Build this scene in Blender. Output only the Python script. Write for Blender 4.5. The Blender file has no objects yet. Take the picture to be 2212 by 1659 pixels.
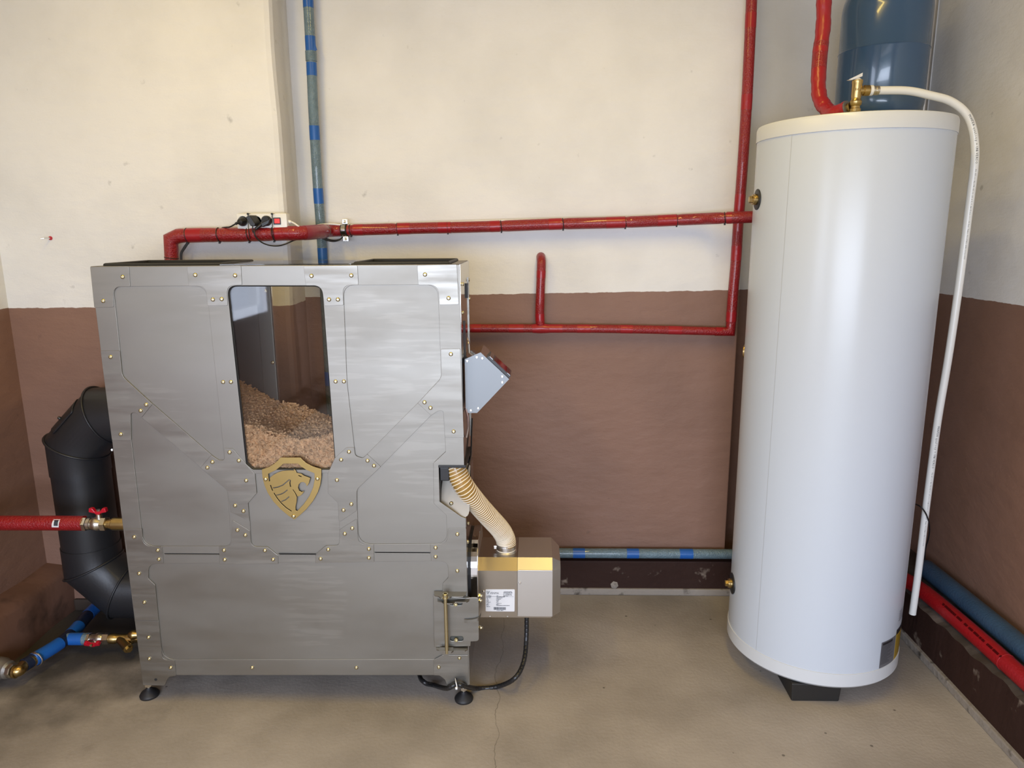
import bpy, bmesh, math, random
from mathutils import Vector, Matrix
random.seed(7)
SC = bpy.context.scene
C = SC.collection
PI = math.pi
V = Vector

# ------------------------------------------------------------------ camera
FOC = 1560.0; CX = 1106.0; CY = 829.5; H = 1.5
dn = V((51, -7407, -FOC)).normalized()
yd = V((46, 329.5, -FOC)).normalized(); yd = (yd - dn*yd.dot(dn)).normalized()
up = -dn; xd = yd.cross(up)
R = Matrix((xd, yd, up))
CAM = V((0, 0, H))
cam = bpy.data.cameras.new('camera'); camo = bpy.data.objects.new('camera', cam); C.objects.link(camo)
camo.matrix_world = Matrix.Translation(CAM) @ R.to_4x4()
cam.sensor_fit = 'HORIZONTAL'; cam.sensor_width = 36; cam.lens = 36*FOC/2212; cam.clip_start = .05
SC.camera = camo

# ------------------------------------------------------------------ world, lights, exposure
w = bpy.data.worlds.new('world'); SC.world = w; w.use_nodes = True
w.node_tree.nodes['Background'].inputs[0].default_value = (.75, .85, 1, 1)
w.node_tree.nodes['Background'].inputs[1].default_value = 0.5
def area(name, loc, rot, sx, sy, power, col, spread=180):
    l = bpy.data.lights.new(name, 'AREA'); l.shape = 'RECTANGLE'; l.size = sx; l.size_y = sy
    l.energy = power; l.color = col; l.spread = math.radians(spread)
    o = bpy.data.objects.new(name, l); C.objects.link(o); o.location = loc; o.rotation_euler = rot
    return o
# daylight coming in through the open doorway in the wall behind the camera
XLW = -1.965
area('doorway_daylight', (-.3, -1.98, 1.15), (math.radians(90-62), 0, 0), 2.4, 2.0, 245, (.73, .82, 1.0))
# fill light added at the left wall to brighten the right wall
area('added_side_fill', (XLW+.03, -.55, 1.45), (math.radians(90), 0, math.radians(-90)), 1.0, 1.0, 26, (.72, .80, 1.0))
# warm ceiling lamp, plus a second one added to brighten the left wall
for lx in (-1.05, .38): area('ceiling_lamp_and_fill', (lx, 1.3, 2.7), (0, 0, 0), .1, 1.4, 16.5, (1.0, .71, .16))
SC.view_settings.view_transform = 'Standard'; SC.view_settings.look = 'None'
SC.view_settings.gamma = 1; SC.view_settings.use_curve_mapping = False
SC.view_settings.exposure = 0.0

# ------------------------------------------------------------------ pixel -> place (survey of the photograph)
def ray(px, py): return R @ V((px-CX, CY-py, -FOC))
def onY(px, py, Y): d = ray(px, py); return CAM + d*(Y/d.y)
def onZ(px, py, z=0): d = ray(px, py); return CAM + d*((z-H)/d.z)
def onX(px, py, X): d = ray(px, py); return CAM + d*(X/d.x)
def zat(px, py, Y): return onY(px, py, Y).z

# ------------------------------------------------------------------ materials
def mat(name, col, rough=.5, metal=0, bump=0, bscale=40, var=0, vscale=8, spec=.5, coat=0, stretch=(1,1,1), emit=0, bdist=.002, rvar=0, aniso=0):
    m = bpy.data.materials.new(name); m.use_nodes = True; nt = m.node_tree; N = nt.nodes; L = nt.links
    b = N['Principled BSDF']
    b.inputs['Base Color'].default_value = (*col, 1); b.inputs['Roughness'].default_value = rough
    b.inputs['Metallic'].default_value = metal; b.inputs['Specular IOR Level'].default_value = spec
    b.inputs['Coat Weight'].default_value = coat; b.inputs['Anisotropic'].default_value = aniso
    if emit: b.inputs['Emission Color'].default_value = (*col, 1); b.inputs['Emission Strength'].default_value = emit
    g = N.new('ShaderNodeNewGeometry'); mp = N.new('ShaderNodeMapping'); mp.inputs['Scale'].default_value = stretch
    L.new(g.outputs['Position'], mp.inputs['Vector'])
    def noise(sc, det=6):
        n = N.new('ShaderNodeTexNoise'); n.inputs['Scale'].default_value = sc; n.inputs['Detail'].default_value = det
        L.new(mp.outputs[0], n.inputs['Vector']); return n
    if var:
        n = noise(vscale); r = N.new('ShaderNodeMapRange'); r.inputs['From Min'].default_value = .3; r.inputs['From Max'].default_value = .7
        r.inputs['To Min'].default_value = 1-var; r.inputs['To Max'].default_value = 1+var
        L.new(n.outputs['Fac'], r.inputs['Value'])
        mx = N.new('ShaderNodeVectorMath'); mx.operation = 'SCALE'; mx.inputs[0].default_value = col
        L.new(r.outputs[0], mx.inputs['Scale']); L.new(mx.outputs[0], b.inputs['Base Color'])
    if rvar:
        n = noise(vscale*1.7); r = N.new('ShaderNodeMapRange'); r.inputs['From Min'].default_value = .35; r.inputs['From Max'].default_value = .65
        r.inputs['To Min'].default_value = rough-rvar; r.inputs['To Max'].default_value = rough+rvar
        L.new(n.outputs['Fac'], r.inputs['Value']); L.new(r.outputs[0], b.inputs['Roughness'])
    if bump:
        n = noise(bscale, 4); bp = N.new('ShaderNodeBump'); bp.inputs['Strength'].default_value = bump; bp.inputs['Distance'].default_value = bdist
        L.new(n.outputs['Fac'], bp.inputs['Height']); L.new(bp.outputs[0], b.inputs['Normal'])
    return m

def smudge(m, s0=2.6, lo=.56, gain=.09):
    # pale streaky wipe marks left on the sheet metal
    nt = m.node_tree; N = nt.nodes; L = nt.links; b = N['Principled BSDF']
    g = N.new('ShaderNodeNewGeometry'); mp = N.new('ShaderNodeMapping'); mp.inputs['Scale'].default_value = (2.2, 1, 26); L.new(g.outputs['Position'], mp.inputs[0])
    a = N.new('ShaderNodeTexNoise'); a.inputs['Scale'].default_value = s0; a.inputs['Detail'].default_value = 2; L.new(g.outputs['Position'], a.inputs['Vector'])
    c = N.new('ShaderNodeTexNoise'); c.inputs['Scale'].default_value = 3; c.inputs['Detail'].default_value = 5; L.new(mp.outputs[0], c.inputs['Vector'])
    r1 = N.new('ShaderNodeMapRange'); r1.inputs[1].default_value = lo; r1.inputs[2].default_value = lo+.04; L.new(a.outputs['Fac'], r1.inputs[0])
    r2 = N.new('ShaderNodeMapRange'); r2.inputs[1].default_value = .50; r2.inputs[2].default_value = .58; L.new(c.outputs['Fac'], r2.inputs[0])
    mu = N.new('ShaderNodeMath'); mu.operation = 'MULTIPLY'; L.new(r1.outputs[0], mu.inputs[0]); L.new(r2.outputs[0], mu.inputs[1])
    sc = N.new('ShaderNodeMath'); sc.operation = 'MULTIPLY_ADD'; L.new(mu.outputs[0], sc.inputs[0]); sc.inputs[1].default_value = gain; sc.inputs[2].default_value = 1
    old = b.inputs['Base Color'].links[0].from_socket; v = N.new('ShaderNodeVectorMath'); v.operation = 'SCALE'; L.new(old, v.inputs[0]); L.new(sc.outputs[0], v.inputs['Scale']); L.new(v.outputs[0], b.inputs['Base Color'])
    return m

def wall_mat(name, z0, slope, white=(.73, .722, .705), brown=(.225, .125, .088)):
    # two paints with a hand-cut edge: white above, brown below
    m = mat(name, white, .55); nt = m.node_tree; N = nt.nodes; L = nt.links; b = N['Principled BSDF']
    g = N.new('ShaderNodeNewGeometry'); s = N.new('ShaderNodeSeparateXYZ'); L.new(g.outputs['Position'], s.inputs[0])
    def no(sc, det, src=None):
        n = N.new('ShaderNodeTexNoise'); n.inputs['Scale'].default_value = sc; n.inputs['Detail'].default_value = det
        L.new(g.outputs['Position'] if src is None else src, n.inputs['Vector']); return n
    def ma(op, a, c, cl=False):
        n = N.new('ShaderNodeMath'); n.operation = op; n.use_clamp = cl
        for i, q in enumerate((a, c)):
            if isinstance(q, (int, float)): n.inputs[i].default_value = q
            else: L.new(q, n.inputs[i])
        return n.outputs[0]
    edge = ma('ADD', ma('MULTIPLY', s.outputs[0], slope), z0)
    wig = ma('MULTIPLY', ma('SUBTRACT', no(30, 5).outputs['Fac'], .5), .009)
    d = ma('SUBTRACT', ma('ADD', edge, wig), s.outputs[2])
    f = ma('MULTIPLY', d, 900, True)
    # dirt blotches
    bl = N.new('ShaderNodeMapRange'); bl.inputs[1].default_value = .4; bl.inputs[2].default_value = .75; bl.inputs[3].default_value = 1.03; bl.inputs[4].default_value = .9
    L.new(no(3.2, 8).outputs['Fac'], bl.inputs[0])
    sp = N.new('ShaderNodeMapRange'); sp.inputs[1].default_value = .70; sp.inputs[2].default_value = .78; sp.inputs[3].default_value = 1; sp.inputs[4].default_value = .72
    L.new(no(21, 9).outputs['Fac'], sp.inputs[0])
    mx = N.new('ShaderNodeMix'); mx.data_type = 'RGBA'; L.new(f, mx.inputs[0])
    mx.inputs[6].default_value = (*white, 1); mx.inputs[7].default_value = (*brown, 1)
    v1 = N.new('ShaderNodeVectorMath'); v1.operation = 'SCALE'; L.new(mx.outputs[2], v1.inputs[0]); L.new(ma('MULTIPLY', bl.outputs[0], sp.outputs[0]), v1.inputs['Scale'])
    L.new(v1.outputs[0], b.inputs['Base Color'])
    rr = N.new('ShaderNodeMapRange'); rr.inputs[3].default_value = .65; rr.inputs[4].default_value = .6; L.new(f, rr.inputs[0]); L.new(rr.outputs[0], b.inputs['Roughness'])
    # plaster relief: trowel waves, grain and a few hairline scratches
    mp = N.new('ShaderNodeMapping'); mp.inputs['Scale'].default_value = (1, 1, 2.2); L.new(g.outputs['Position'], mp.inputs[0])
    h1 = no(9, 6, mp.outputs[0]).outputs['Fac']; h2 = no(140, 3).outputs['Fac']
    vo = N.new('ShaderNodeTexNoise'); vo.noise_type = 'RIDGED_MULTIFRACTAL'; vo.inputs['Scale'].default_value = 4.5; vo.inputs['Detail'].default_value = 5
    L.new(mp.outputs[0], vo.inputs['Vector'])
    rg = N.new('ShaderNodeMapRange'); rg.inputs[1].default_value = 1.5; rg.inputs[2].default_value = 2.4; rg.inputs[3].default_value = 0; rg.inputs[4].default_value = .5; L.new(vo.outputs['Fac'], rg.inputs[0])
    h = ma('ADD', ma('ADD', ma('MULTIPLY', h1, 1.0), ma('MULTIPLY', h2, .10)), rg.outputs[0])
    bp = N.new('ShaderNodeBump'); bp.inputs['Strength'].default_value = .55; bp.inputs['Distance'].default_value = .009
    L.new(h, bp.inputs['Height']); L.new(bp.outputs[0], b.inputs['Normal'])
    return m

def floor_mat():
    m = mat('concrete', (.3, .27, .23), .62); nt = m.node_tree; N = nt.nodes; L = nt.links; b = N['Principled BSDF']
    g = N.new('ShaderNodeNewGeometry')
    def no(sc, det): n = N.new('ShaderNodeTexNoise'); n.inputs['Scale'].default_value = sc; n.inputs['Detail'].default_value = det; L.new(g.outputs['Position'], n.inputs['Vector']); return n.outputs['Fac']
    cr = N.new('ShaderNodeValToRGB'); cr.color_ramp.elements[0].position = .3; cr.color_ramp.elements[0].color = (.225, .198, .170, 1)
    cr.color_ramp.elements[1].position = .72; cr.color_ramp.elements[1].color = (.40, .356, .312, 1); L.new(no(2.3, 10), cr.inputs[0])
    # black grime on the concrete in the corner under the flue
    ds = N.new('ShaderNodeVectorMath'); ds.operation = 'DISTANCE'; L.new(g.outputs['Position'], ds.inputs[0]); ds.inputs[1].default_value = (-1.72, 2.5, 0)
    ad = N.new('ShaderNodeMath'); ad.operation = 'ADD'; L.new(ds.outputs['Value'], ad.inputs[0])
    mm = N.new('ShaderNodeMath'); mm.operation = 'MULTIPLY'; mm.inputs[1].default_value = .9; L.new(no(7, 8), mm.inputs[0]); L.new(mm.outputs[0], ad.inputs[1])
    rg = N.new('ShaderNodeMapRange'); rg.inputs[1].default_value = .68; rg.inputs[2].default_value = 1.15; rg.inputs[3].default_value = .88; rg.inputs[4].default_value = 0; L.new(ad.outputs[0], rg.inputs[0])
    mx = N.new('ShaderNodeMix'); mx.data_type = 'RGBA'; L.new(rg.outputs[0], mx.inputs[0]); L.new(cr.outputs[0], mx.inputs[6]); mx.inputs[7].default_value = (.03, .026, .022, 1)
    # specks
    vo = N.new('ShaderNodeTexVoronoi'); vo.inputs['Scale'].default_value = 9; L.new(g.outputs['Position'], vo.inputs['Vector'])
    r2 = N.new('ShaderNodeMapRange'); r2.inputs[1].default_value = .035; r2.inputs[2].default_value = .05; r2.inputs[3].default_value = .75; r2.inputs[4].default_value = 0; L.new(vo.outputs['Distance'], r2.inputs[0])
    m2 = N.new('ShaderNodeMix'); m2.data_type = 'RGBA'; L.new(r2.outputs[0], m2.inputs[0]); L.new(mx.outputs[2], m2.inputs[6]); m2.inputs[7].default_value = (.06, .05, .04, 1)
    # a hairline crack running away from the viewer
    s = N.new('ShaderNodeSeparateXYZ'); L.new(g.outputs['Position'], s.inputs[0])
    a1 = N.new('ShaderNodeMath'); a1.operation = 'MULTIPLY_ADD'; L.new(no(6, 6), a1.inputs[0]); a1.inputs[1].default_value = .09; L.new(s.outputs[0], a1.inputs[2])
    a2 = N.new('ShaderNodeMath'); a2.operation = 'SUBTRACT'; L.new(a1.outputs[0], a2.inputs[0]); a2.inputs[1].default_value = -.075
    a3 = N.new('ShaderNodeMath'); a3.operation = 'ABSOLUTE'; L.new(a2.outputs[0], a3.inputs[0])
    r3 = N.new('ShaderNodeMapRange'); r3.inputs[1].default_value = .0006; r3.inputs[2].default_value = .0016; r3.inputs[3].default_value = .55; r3.inputs[4].default_value = 0; L.new(a3.outputs[0], r3.inputs[0])
    m3 = N.new('ShaderNodeMix'); m3.data_type = 'RGBA'; L.new(r3.outputs[0], m3.inputs[0]); L.new(m2.outputs[2], m3.inputs[6]); m3.inputs[7].default_value = (.07, .06, .05, 1)
    L.new(m3.outputs[2], b.inputs['Base Color'])
    bp = N.new('ShaderNodeBump'); bp.inputs['Strength'].default_value = .4; bp.inputs['Distance'].default_value = .006
    sm = N.new('ShaderNodeMath'); sm.operation = 'MULTIPLY_ADD'; L.new(no(90, 5), sm.inputs[0]); sm.inputs[1].default_value = .35; L.new(no(8, 8), sm.inputs[2])
    L.new(sm.outputs[0], bp.inputs['Height']); L.new(bp.outputs[0], b.inputs['Normal'])
    return m

def grimy_mat(name, base, grime, lo, hi, scale=12):
    m = mat(name, base, .7, spec=.2); nt = m.node_tree; N = nt.nodes; L = nt.links; b = N['Principled BSDF']
    g = N.new('ShaderNodeNewGeometry'); n = N.new('ShaderNodeTexNoise'); n.inputs['Scale'].default_value = scale; n.inputs['Detail'].default_value = 9; L.new(g.outputs['Position'], n.inputs['Vector'])
    r = N.new('ShaderNodeMapRange'); r.inputs[1].default_value = lo; r.inputs[2].default_value = hi; L.new(n.outputs['Fac'], r.inputs[0])
    mx = N.new('ShaderNodeMix'); mx.data_type = 'RGBA'; L.new(r.outputs[0], mx.inputs[0]); mx.inputs[6].default_value = (*base, 1); mx.inputs[7].default_value = (*grime, 1)
    L.new(mx.outputs[2], b.inputs['Base Color'])
    bp = N.new('ShaderNodeBump'); bp.inputs['Strength'].default_value = .6; bp.inputs['Distance'].default_value = .01; L.new(n.outputs['Fac'], bp.inputs['Height']); L.new(bp.outputs[0], b.inputs['Normal'])
    return m

def glass_mat(name, tint):
    m = bpy.data.materials.new(name); m.use_nodes = True; nt = m.node_tree; N = nt.nodes; L = nt.links; N.clear()
    o = N.new('ShaderNodeOutputMaterial'); mx = N.new('ShaderNodeMixShader'); fr = N.new('ShaderNodeFresnel'); fr.inputs[0].default_value = 1.45
    t = N.new('ShaderNodeBsdfTransparent'); t.inputs[0].default_value = (*tint, 1); gl = N.new('ShaderNodeBsdfGlossy'); gl.inputs['Roughness'].default_value = .03
    L.new(fr.outputs[0], mx.inputs[0]); L.new(t.outputs[0], mx.inputs[1]); L.new(gl.outputs[0], mx.inputs[2]); L.new(mx.outputs[0], o.inputs[0])
    return m

M = {}
M['steel'] = mat('brushed_stainless', (.28, .265, .235), .48, 1, .03, 300, .04, 3, stretch=(.6, 1, 2), rvar=.05, bdist=.0003)
M['steel_plate'] = mat('brushed_stainless_plate', (.275, .26, .23), .45, 1, .03, 300, .07, 9, stretch=(.3, 1, 3), rvar=.06, bdist=.0003)
smudge(M['steel']); smudge(M['steel_plate'], 6, .52, .08)
M['mirror'] = mat('smooth_stainless', (.50, .48, .46), .09, 1)
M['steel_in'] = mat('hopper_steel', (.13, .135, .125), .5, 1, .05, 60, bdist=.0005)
M['burner'] = mat('burner_steel', (.41, .36, .30), .30, 1, .05, 300)
M['burner2'] = mat('burner_cover_steel', (.60, .57, .53), .4, 1, .05, 300)
M['cover'] = mat('box_cover_steel', (.23, .24, .245), .5, 1)
M['zinc'] = mat('yellow_zinc', (.60, .54, .36), .25, 1, .05, 200)
M['chrome'] = mat('bright_zinc', (.78, .78, .78), .16, 1)
M['nickel'] = mat('nickel_brass', (.62, .58, .50), .28, 1, .15, 150)
M['brass'] = mat('brass', (.44, .315, .13), .3, 1, .1, 120, .12, 30)
M['gold'] = mat('gold_anodised_plate', (.42, .30, .115), .42, 1, .03, 200, .06, 9)
M['black'] = mat('black_rubber', (.012, .012, .013), .5)
M['blackp'] = mat('black_plastic', (.014, .014, .015), .35, 0, .05, 200)
M['flue'] = mat('matt_black_paint', (.016, .016, .018), .42, 0, .12, 120, spec=.45)
M['red_foil'] = mat('red_wrinkled_foam', (.25, .006, .009), .28, 0, .9, 190, .1, 40, bdist=.004, coat=.3)
M['red_tape'] = mat('red_tape', (.31, .010, .016), .3, 0, .25, 60, bdist=.004)
M['red_soft'] = mat('red_foam_jacket', (.30, .006, .010), .36, 0, .5, 130, bdist=.003)
M['teal_foil'] = mat('grey_blue_foam', (.12, .185, .225), .24, 0, .9, 190, .15, 40, bdist=.004, coat=.4)
M['blue_soft'] = mat('slate_blue_foam_jacket', (.035, .075, .135), .36, 0, .5, 130, .1, 9, bdist=.003)
M['blue_tape'] = mat('blue_tape', (.012, .10, .37), .35, 0, .2, 60)
M['navy'] = mat('dark_blue_foam', (.008, .014, .035), .4, 0, .4, 150)
M['tank'] = mat('white_enamel_sheet', (.50, .545, .605), .27, 0, .03, 14, spec=.42, bdist=.004)
M['tank_cap'] = mat('white_plastic_cap', (.56, .58, .595), .3)
M['white'] = mat('white_plastic', (.75, .74, .71), .35)
M['hosew'] = mat('white_multilayer_pipe', (.76, .76, .73), .3)
M['vessel'] = mat('blue_enamel', (.045, .095, .175), .2, 0, coat=.3)
M['redp'] = mat('red_valve_plastic', (.45, .006, .02), .3)
M['switch'] = mat('lit_red_rocker', (.9, .02, .008), .3, emit=.35)
M['label'] = mat('silver_label', (.66, .66, .67), .45)
M['label_grey'] = mat('grey_label', (.115, .115, .125), .45)
M['label_yellow'] = mat('yellow_label', (.45, .29, .025), .45)
M['ink'] = mat('black_ink', (.015, .015, .018), .5)
M['inkw'] = mat('white_ink', (.7, .7, .7), .5)
M['pellet'] = mat('wood_pellet', (.60, .375, .205), .6, 0, .2, 500, .35, 90)
M['hose_film'] = mat('amber_hose_film', (.33, .19, .045), .2, 0, coat=.4)
M['hose_wire'] = mat('cream_hose_spiral', (.80, .70, .54), .35)
M['screen'] = mat('display_red_reflection', (.10, .018, .02), .08)  # reddish reflection on the dark glass is put into its colour
M['glass'] = glass_mat('window_glass', (.93, .925, .91))
M['wood'] = mat('black_painted_block', (.014, .013, .012), .55, 0, .3, 40)
M['plinth'] = grimy_mat('dark_brown_plinth_paint', (.030, .0135, .010), (.20, .16, .13), .64, .72)
M['plinth_top'] = grimy_mat('grimy_ledge', (.06, .05, .043), (.18, .15, .13), .5, .72, 9)
M['lime'] = grimy_mat('bare_mortar_strip', (.26, .23, .20), (.06, .05, .04), .55, .68, 20)
M['ledge_brown'] = grimy_mat('brown_painted_ledge', (.155, .082, .058), (.025, .018, .014), .52, .72, 6)
M['cove'] = grimy_mat('dirty_base', (.05, .036, .028), (.2, .17, .14), .6, .8, 8)

# ------------------------------------------------------------------ builders
def wloc(p):
    l = V((0, 0, 0))
    while p: l += p.location; p = p.parent
    return l
def link(name, verts, faces, m, parent=None, smooth=False, ang=35, origin=None):
    off = wloc(parent) if parent else (V(origin) if origin is not None else V((0, 0, 0)))
    me = bpy.data.meshes.new(name); me.from_pydata([tuple(V(v)-off) for v in verts], [], faces)
    bm = bmesh.new(); bm.from_mesh(me); bmesh.ops.recalc_face_normals(bm, faces=bm.faces); bm.to_mesh(me); bm.free()
    me.materials.append(m)
    if smooth:
        me.polygons.foreach_set('use_smooth', [True]*len(me.polygons))
        try: me.set_sharp_from_angle(angle=math.radians(ang))
        except Exception: pass
    o = bpy.data.objects.new(name, me); C.objects.link(o); o.parent = parent
    if not parent: o.location = off
    return o
def tag(o, label=None, cat=None, group=None, kind=None):
    if label: o['label'] = label
    if cat: o['category'] = cat
    if group: o['group'] = group
    if kind: o['kind'] = kind
    return o
def thing(name, loc, label, cat, group=None):
    o = bpy.data.objects.new(name, None); C.objects.link(o); o.location = loc; o.empty_display_size = .05
    return tag(o, label, cat, group)
class MB:
    def __init__(s): s.v = []; s.f = []
    def add(s, v, f): k = len(s.v); s.v += [V(q) for q in v]; s.f += [tuple(i+k for i in q) for q in f]
    def build(s, name, m, parent=None, smooth=False, ang=35, origin=None): return link(name, s.v, s.f, m, parent, smooth, ang, origin)
    def box(s, a, b, bev=0):
        bm = bmesh.new(); bmesh.ops.create_cube(bm, size=1)
        for v in bm.verts: v.co = V([(a[i]+b[i])/2 + v.co[i]*(b[i]-a[i]) for i in range(3)])
        if bev: bmesh.ops.bevel(bm, geom=list(bm.edges), offset=bev, segments=2, affect='EDGES', profile=.6)
        bm.verts.index_update(); s.add([v.co.copy() for v in bm.verts], [[v.index for v in f.verts] for f in bm.faces]); bm.free(); return s
    def tube(s, pts, r, n=24, caps=True, mitre=False):
        pts = [V(p) for p in pts]; rs = r if isinstance(r, (list, tuple)) else [r]*len(pts)
        T = []
        for i in range(len(pts)):
            a = (pts[i]-pts[i-1]).normalized() if i else None; b = (pts[i+1]-pts[i]).normalized() if i < len(pts)-1 else None
            T.append(a if b is None else b if a is None else (a+b).normalized())
        u = T[0].orthogonal().normalized(); k = len(s.v)
        seg0 = None
        for i, p in enumerate(pts):
            if i: 
                q = T[i-1].rotation_difference(T[i]); u = q @ u
            u = (u - T[i]*u.dot(T[i])).normalized(); w_ = T[i].cross(u)
            for j in range(n):
                a = 2*PI*j/n; d = (u*math.cos(a)+w_*math.sin(a))*rs[i]
                if mitre and 0 < i < len(pts)-1:
                    e = (pts[i]-pts[i-1]).normalized(); ax = e.cross(T[i])
                    if ax.length > 1e-4:
                        ax.normalize(); bi = T[i].cross(ax); c = max(.3, e.dot(T[i])); comp = d.dot(bi); d = d + bi*comp*(1/c-1)
                s.v.append(p+d)
        for i in range(len(pts)-1):
            for j in range(n):
                a = k+i*n+j; b = k+i*n+(j+1) % n; s.f.append((a, b, b+n, a+n))
        if caps: s.f.append(tuple(range(k, k+n))); s.f.append(tuple(range(k+(len(pts)-1)*n, k+len(pts)*n)))
        return s
    def lathe(s, prof, o, ax=(0, 0, 1), n=32, ph=0):
        # prof: (radius, height) along axis
        ax = V(ax).normalized(); u = ax.orthogonal().normalized(); w_ = ax.cross(u); o = V(o); k = len(s.v)
        for (r, h) in prof:
            for j in range(n):
                a = 2*PI*j/n+ph; s.v.append(o+ax*h+(u*math.cos(a)+w_*math.sin(a))*max(r, 1e-5))
        for i in range(len(prof)-1):
            for j in range(n):
                a = k+i*n+j; b = k+i*n+(j+1) % n; s.f.append((a, b, b+n, a+n))
        s.f.append(tuple(range(k, k+n))); s.f.append(tuple(range(k+(len(prof)-1)*n, k+len(prof)*n)))
        return s
    def prism(s, poly, d):   # poly: 3D points of a face, d: extrusion vector
        n = len(poly); p = [V(q) for q in poly]; d = V(d)
        s.add(p+[q+d for q in p], [tuple(range(n)), tuple(range(n, 2*n))]+[(i, (i+1) % n, (i+1) % n+n, i+n) for i in range(n)]); return s
    def torus(s, c, ax, R_, r, n=28, m=8, sq=1):
        ax = V(ax).normalized(); u = ax.orthogonal().normalized(); w_ = ax.cross(u); c = V(c); k = len(s.v)
        for i in range(n):
            a = 2*PI*i/n; d = u*math.cos(a)+w_*math.sin(a)
            for j in range(m):
                b = 2*PI*j/m; s.v.append(c+d*(R_+r*math.cos(b))+ax*r*sq*math.sin(b))
        for i in range(n):
            for j in range(m): s.f.append((k+i*m+j, k+((i+1) % n)*m+j, k+((i+1) % n)*m+(j+1) % m, k+i*m+(j+1) % m))
        return s
def smoothp(P, k=8):
    P = [V(p) for p in P]; out = []
    for i in range(len(P)-1):
        a = P[i-1] if i else P[i]*2-P[i+1]; b = P[i]; c = P[i+1]; d = P[i+2] if i+2 < len(P) else P[i+1]*2-P[i]
        for j in range(k):
            t = j/k; out.append(.5*((2*b)+(c-a)*t+(2*a-5*b+4*c-d)*t*t+(3*b-a-3*c+d)*t**3))
    out.append(P[-1]); return out
def fillet(P, r0):
    # P: (x, z[, r]) ; rounds each corner
    out = []; n = len(P)
    for i in range(n):
        a = V(P[i-1][:2]); b = V(P[i][:2]); c = V(P[(i+1) % n][:2]); r = P[i][2] if len(P[i]) > 2 else r0
        d1 = (a-b); d2 = (c-b); l = min(d1.length, d2.length)*.49
        if r <= 0 or d1.length < 1e-6 or d2.length < 1e-6: out.append(b); continue
        d1.normalize(); d2.normalize(); ang = d1.angle(d2, PI)
        if ang > PI*.97: out.append(b); continue
        t = min(r/math.tan(ang/2), l); p1 = b+d1*t; p2 = b+d2*t
        seg = 7 if t > .004 else 3
        for k in range(seg+1):
            q = k/seg; out.append(p1*(1-q)**2+b*2*q*(1-q)+p2*q*q)
    return out
def plate(name, outer, holes, Y, th, m, parent, bev=.0006):
    cu = bpy.data.curves.new(name, 'CURVE'); cu.dimensions = '2D'; cu.fill_mode = 'BOTH'
    for poly in [outer]+holes:
        sp = cu.splines.new('POLY'); sp.points.add(len(poly)-1)
        for i, p in enumerate(poly): sp.points[i].co = (p[0], p[1], 0, 1)
        sp.use_cyclic_u = True
    cu.extrude = th/2-bev; cu.bevel_depth = bev; cu.offset = -bev; cu.bevel_resolution = 1
    t = bpy.data.objects.new('tmp', cu); C.objects.link(t)
    dg = bpy.context.evaluated_depsgraph_get(); me = bpy.data.meshes.new_from_object(t.evaluated_get(dg))
    v = [(q.co.x, Y+th/2-q.co.z, q.co.y) for q in me.vertices]; f = [tuple(p.vertices) for p in me.polygons]
    bpy.data.objects.remove(t); bpy.data.meshes.remove(me); bpy.data.curves.remove(cu)
    return link(name, v, f, m, parent)
def textmesh(name, s, size, o, ux, uy, m, parent, th=.0002, bold=0, align='LEFT'):
    cu = bpy.data.curves.new(name, 'FONT'); cu.body = s; cu.size = size; cu.extrude = th; cu.align_x = align; cu.offset = bold; cu.resolution_u = 2
    t = bpy.data.objects.new('tmp', cu); C.objects.link(t)
    dg = bpy.context.evaluated_depsgraph_get(); me = bpy.data.meshes.new_from_object(t.evaluated_get(dg))
    o = V(o); ux = V(ux).normalized(); uy = V(uy).normalized(); uz = ux.cross(uy)
    v = [o+ux*q.co.x+uy*q.co.y+uz*q.co.z for q in me.vertices]; f = [tuple(p.vertices) for p in me.polygons]
    bpy.data.objects.remove(t); bpy.data.meshes.remove(me); bpy.data.curves.remove(cu)
    return link(name, v, f, m, parent)

# =================================================================== THE ROOM
XL, XR, YB, YP, ZC, YF = -1.965, 1.58, 2.85, 2.65, 2.75, -2.1
YD = 3.10; XD = onY(1598, 625, 2.85).x   # deeper strip of back wall behind the tank
XP = -.895   # edge of the pilaster
wm_back = wall_mat('back_wall_paint', 1.263, .012)
wm_left = wall_mat('left_wall_paint', 1.235, 0)
wm_right = wall_mat('right_wall_paint', 1.256, 0)
def struct(name, mb, m, smooth=False): return tag(mb.build(name, m, None, smooth), kind='structure')
struct('floor', MB().box((XL-.2, YF-.2, -.1), (XR+.2, YD+.2, 0)), floor_mat())
struct('ceiling', MB().box((XL-.2, YF-.2, ZC), (XR+.2, YD+.2, ZC+.1)), mat('ceiling_paint', (.55, .46, .32), .7, 0, .3, 30))
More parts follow.
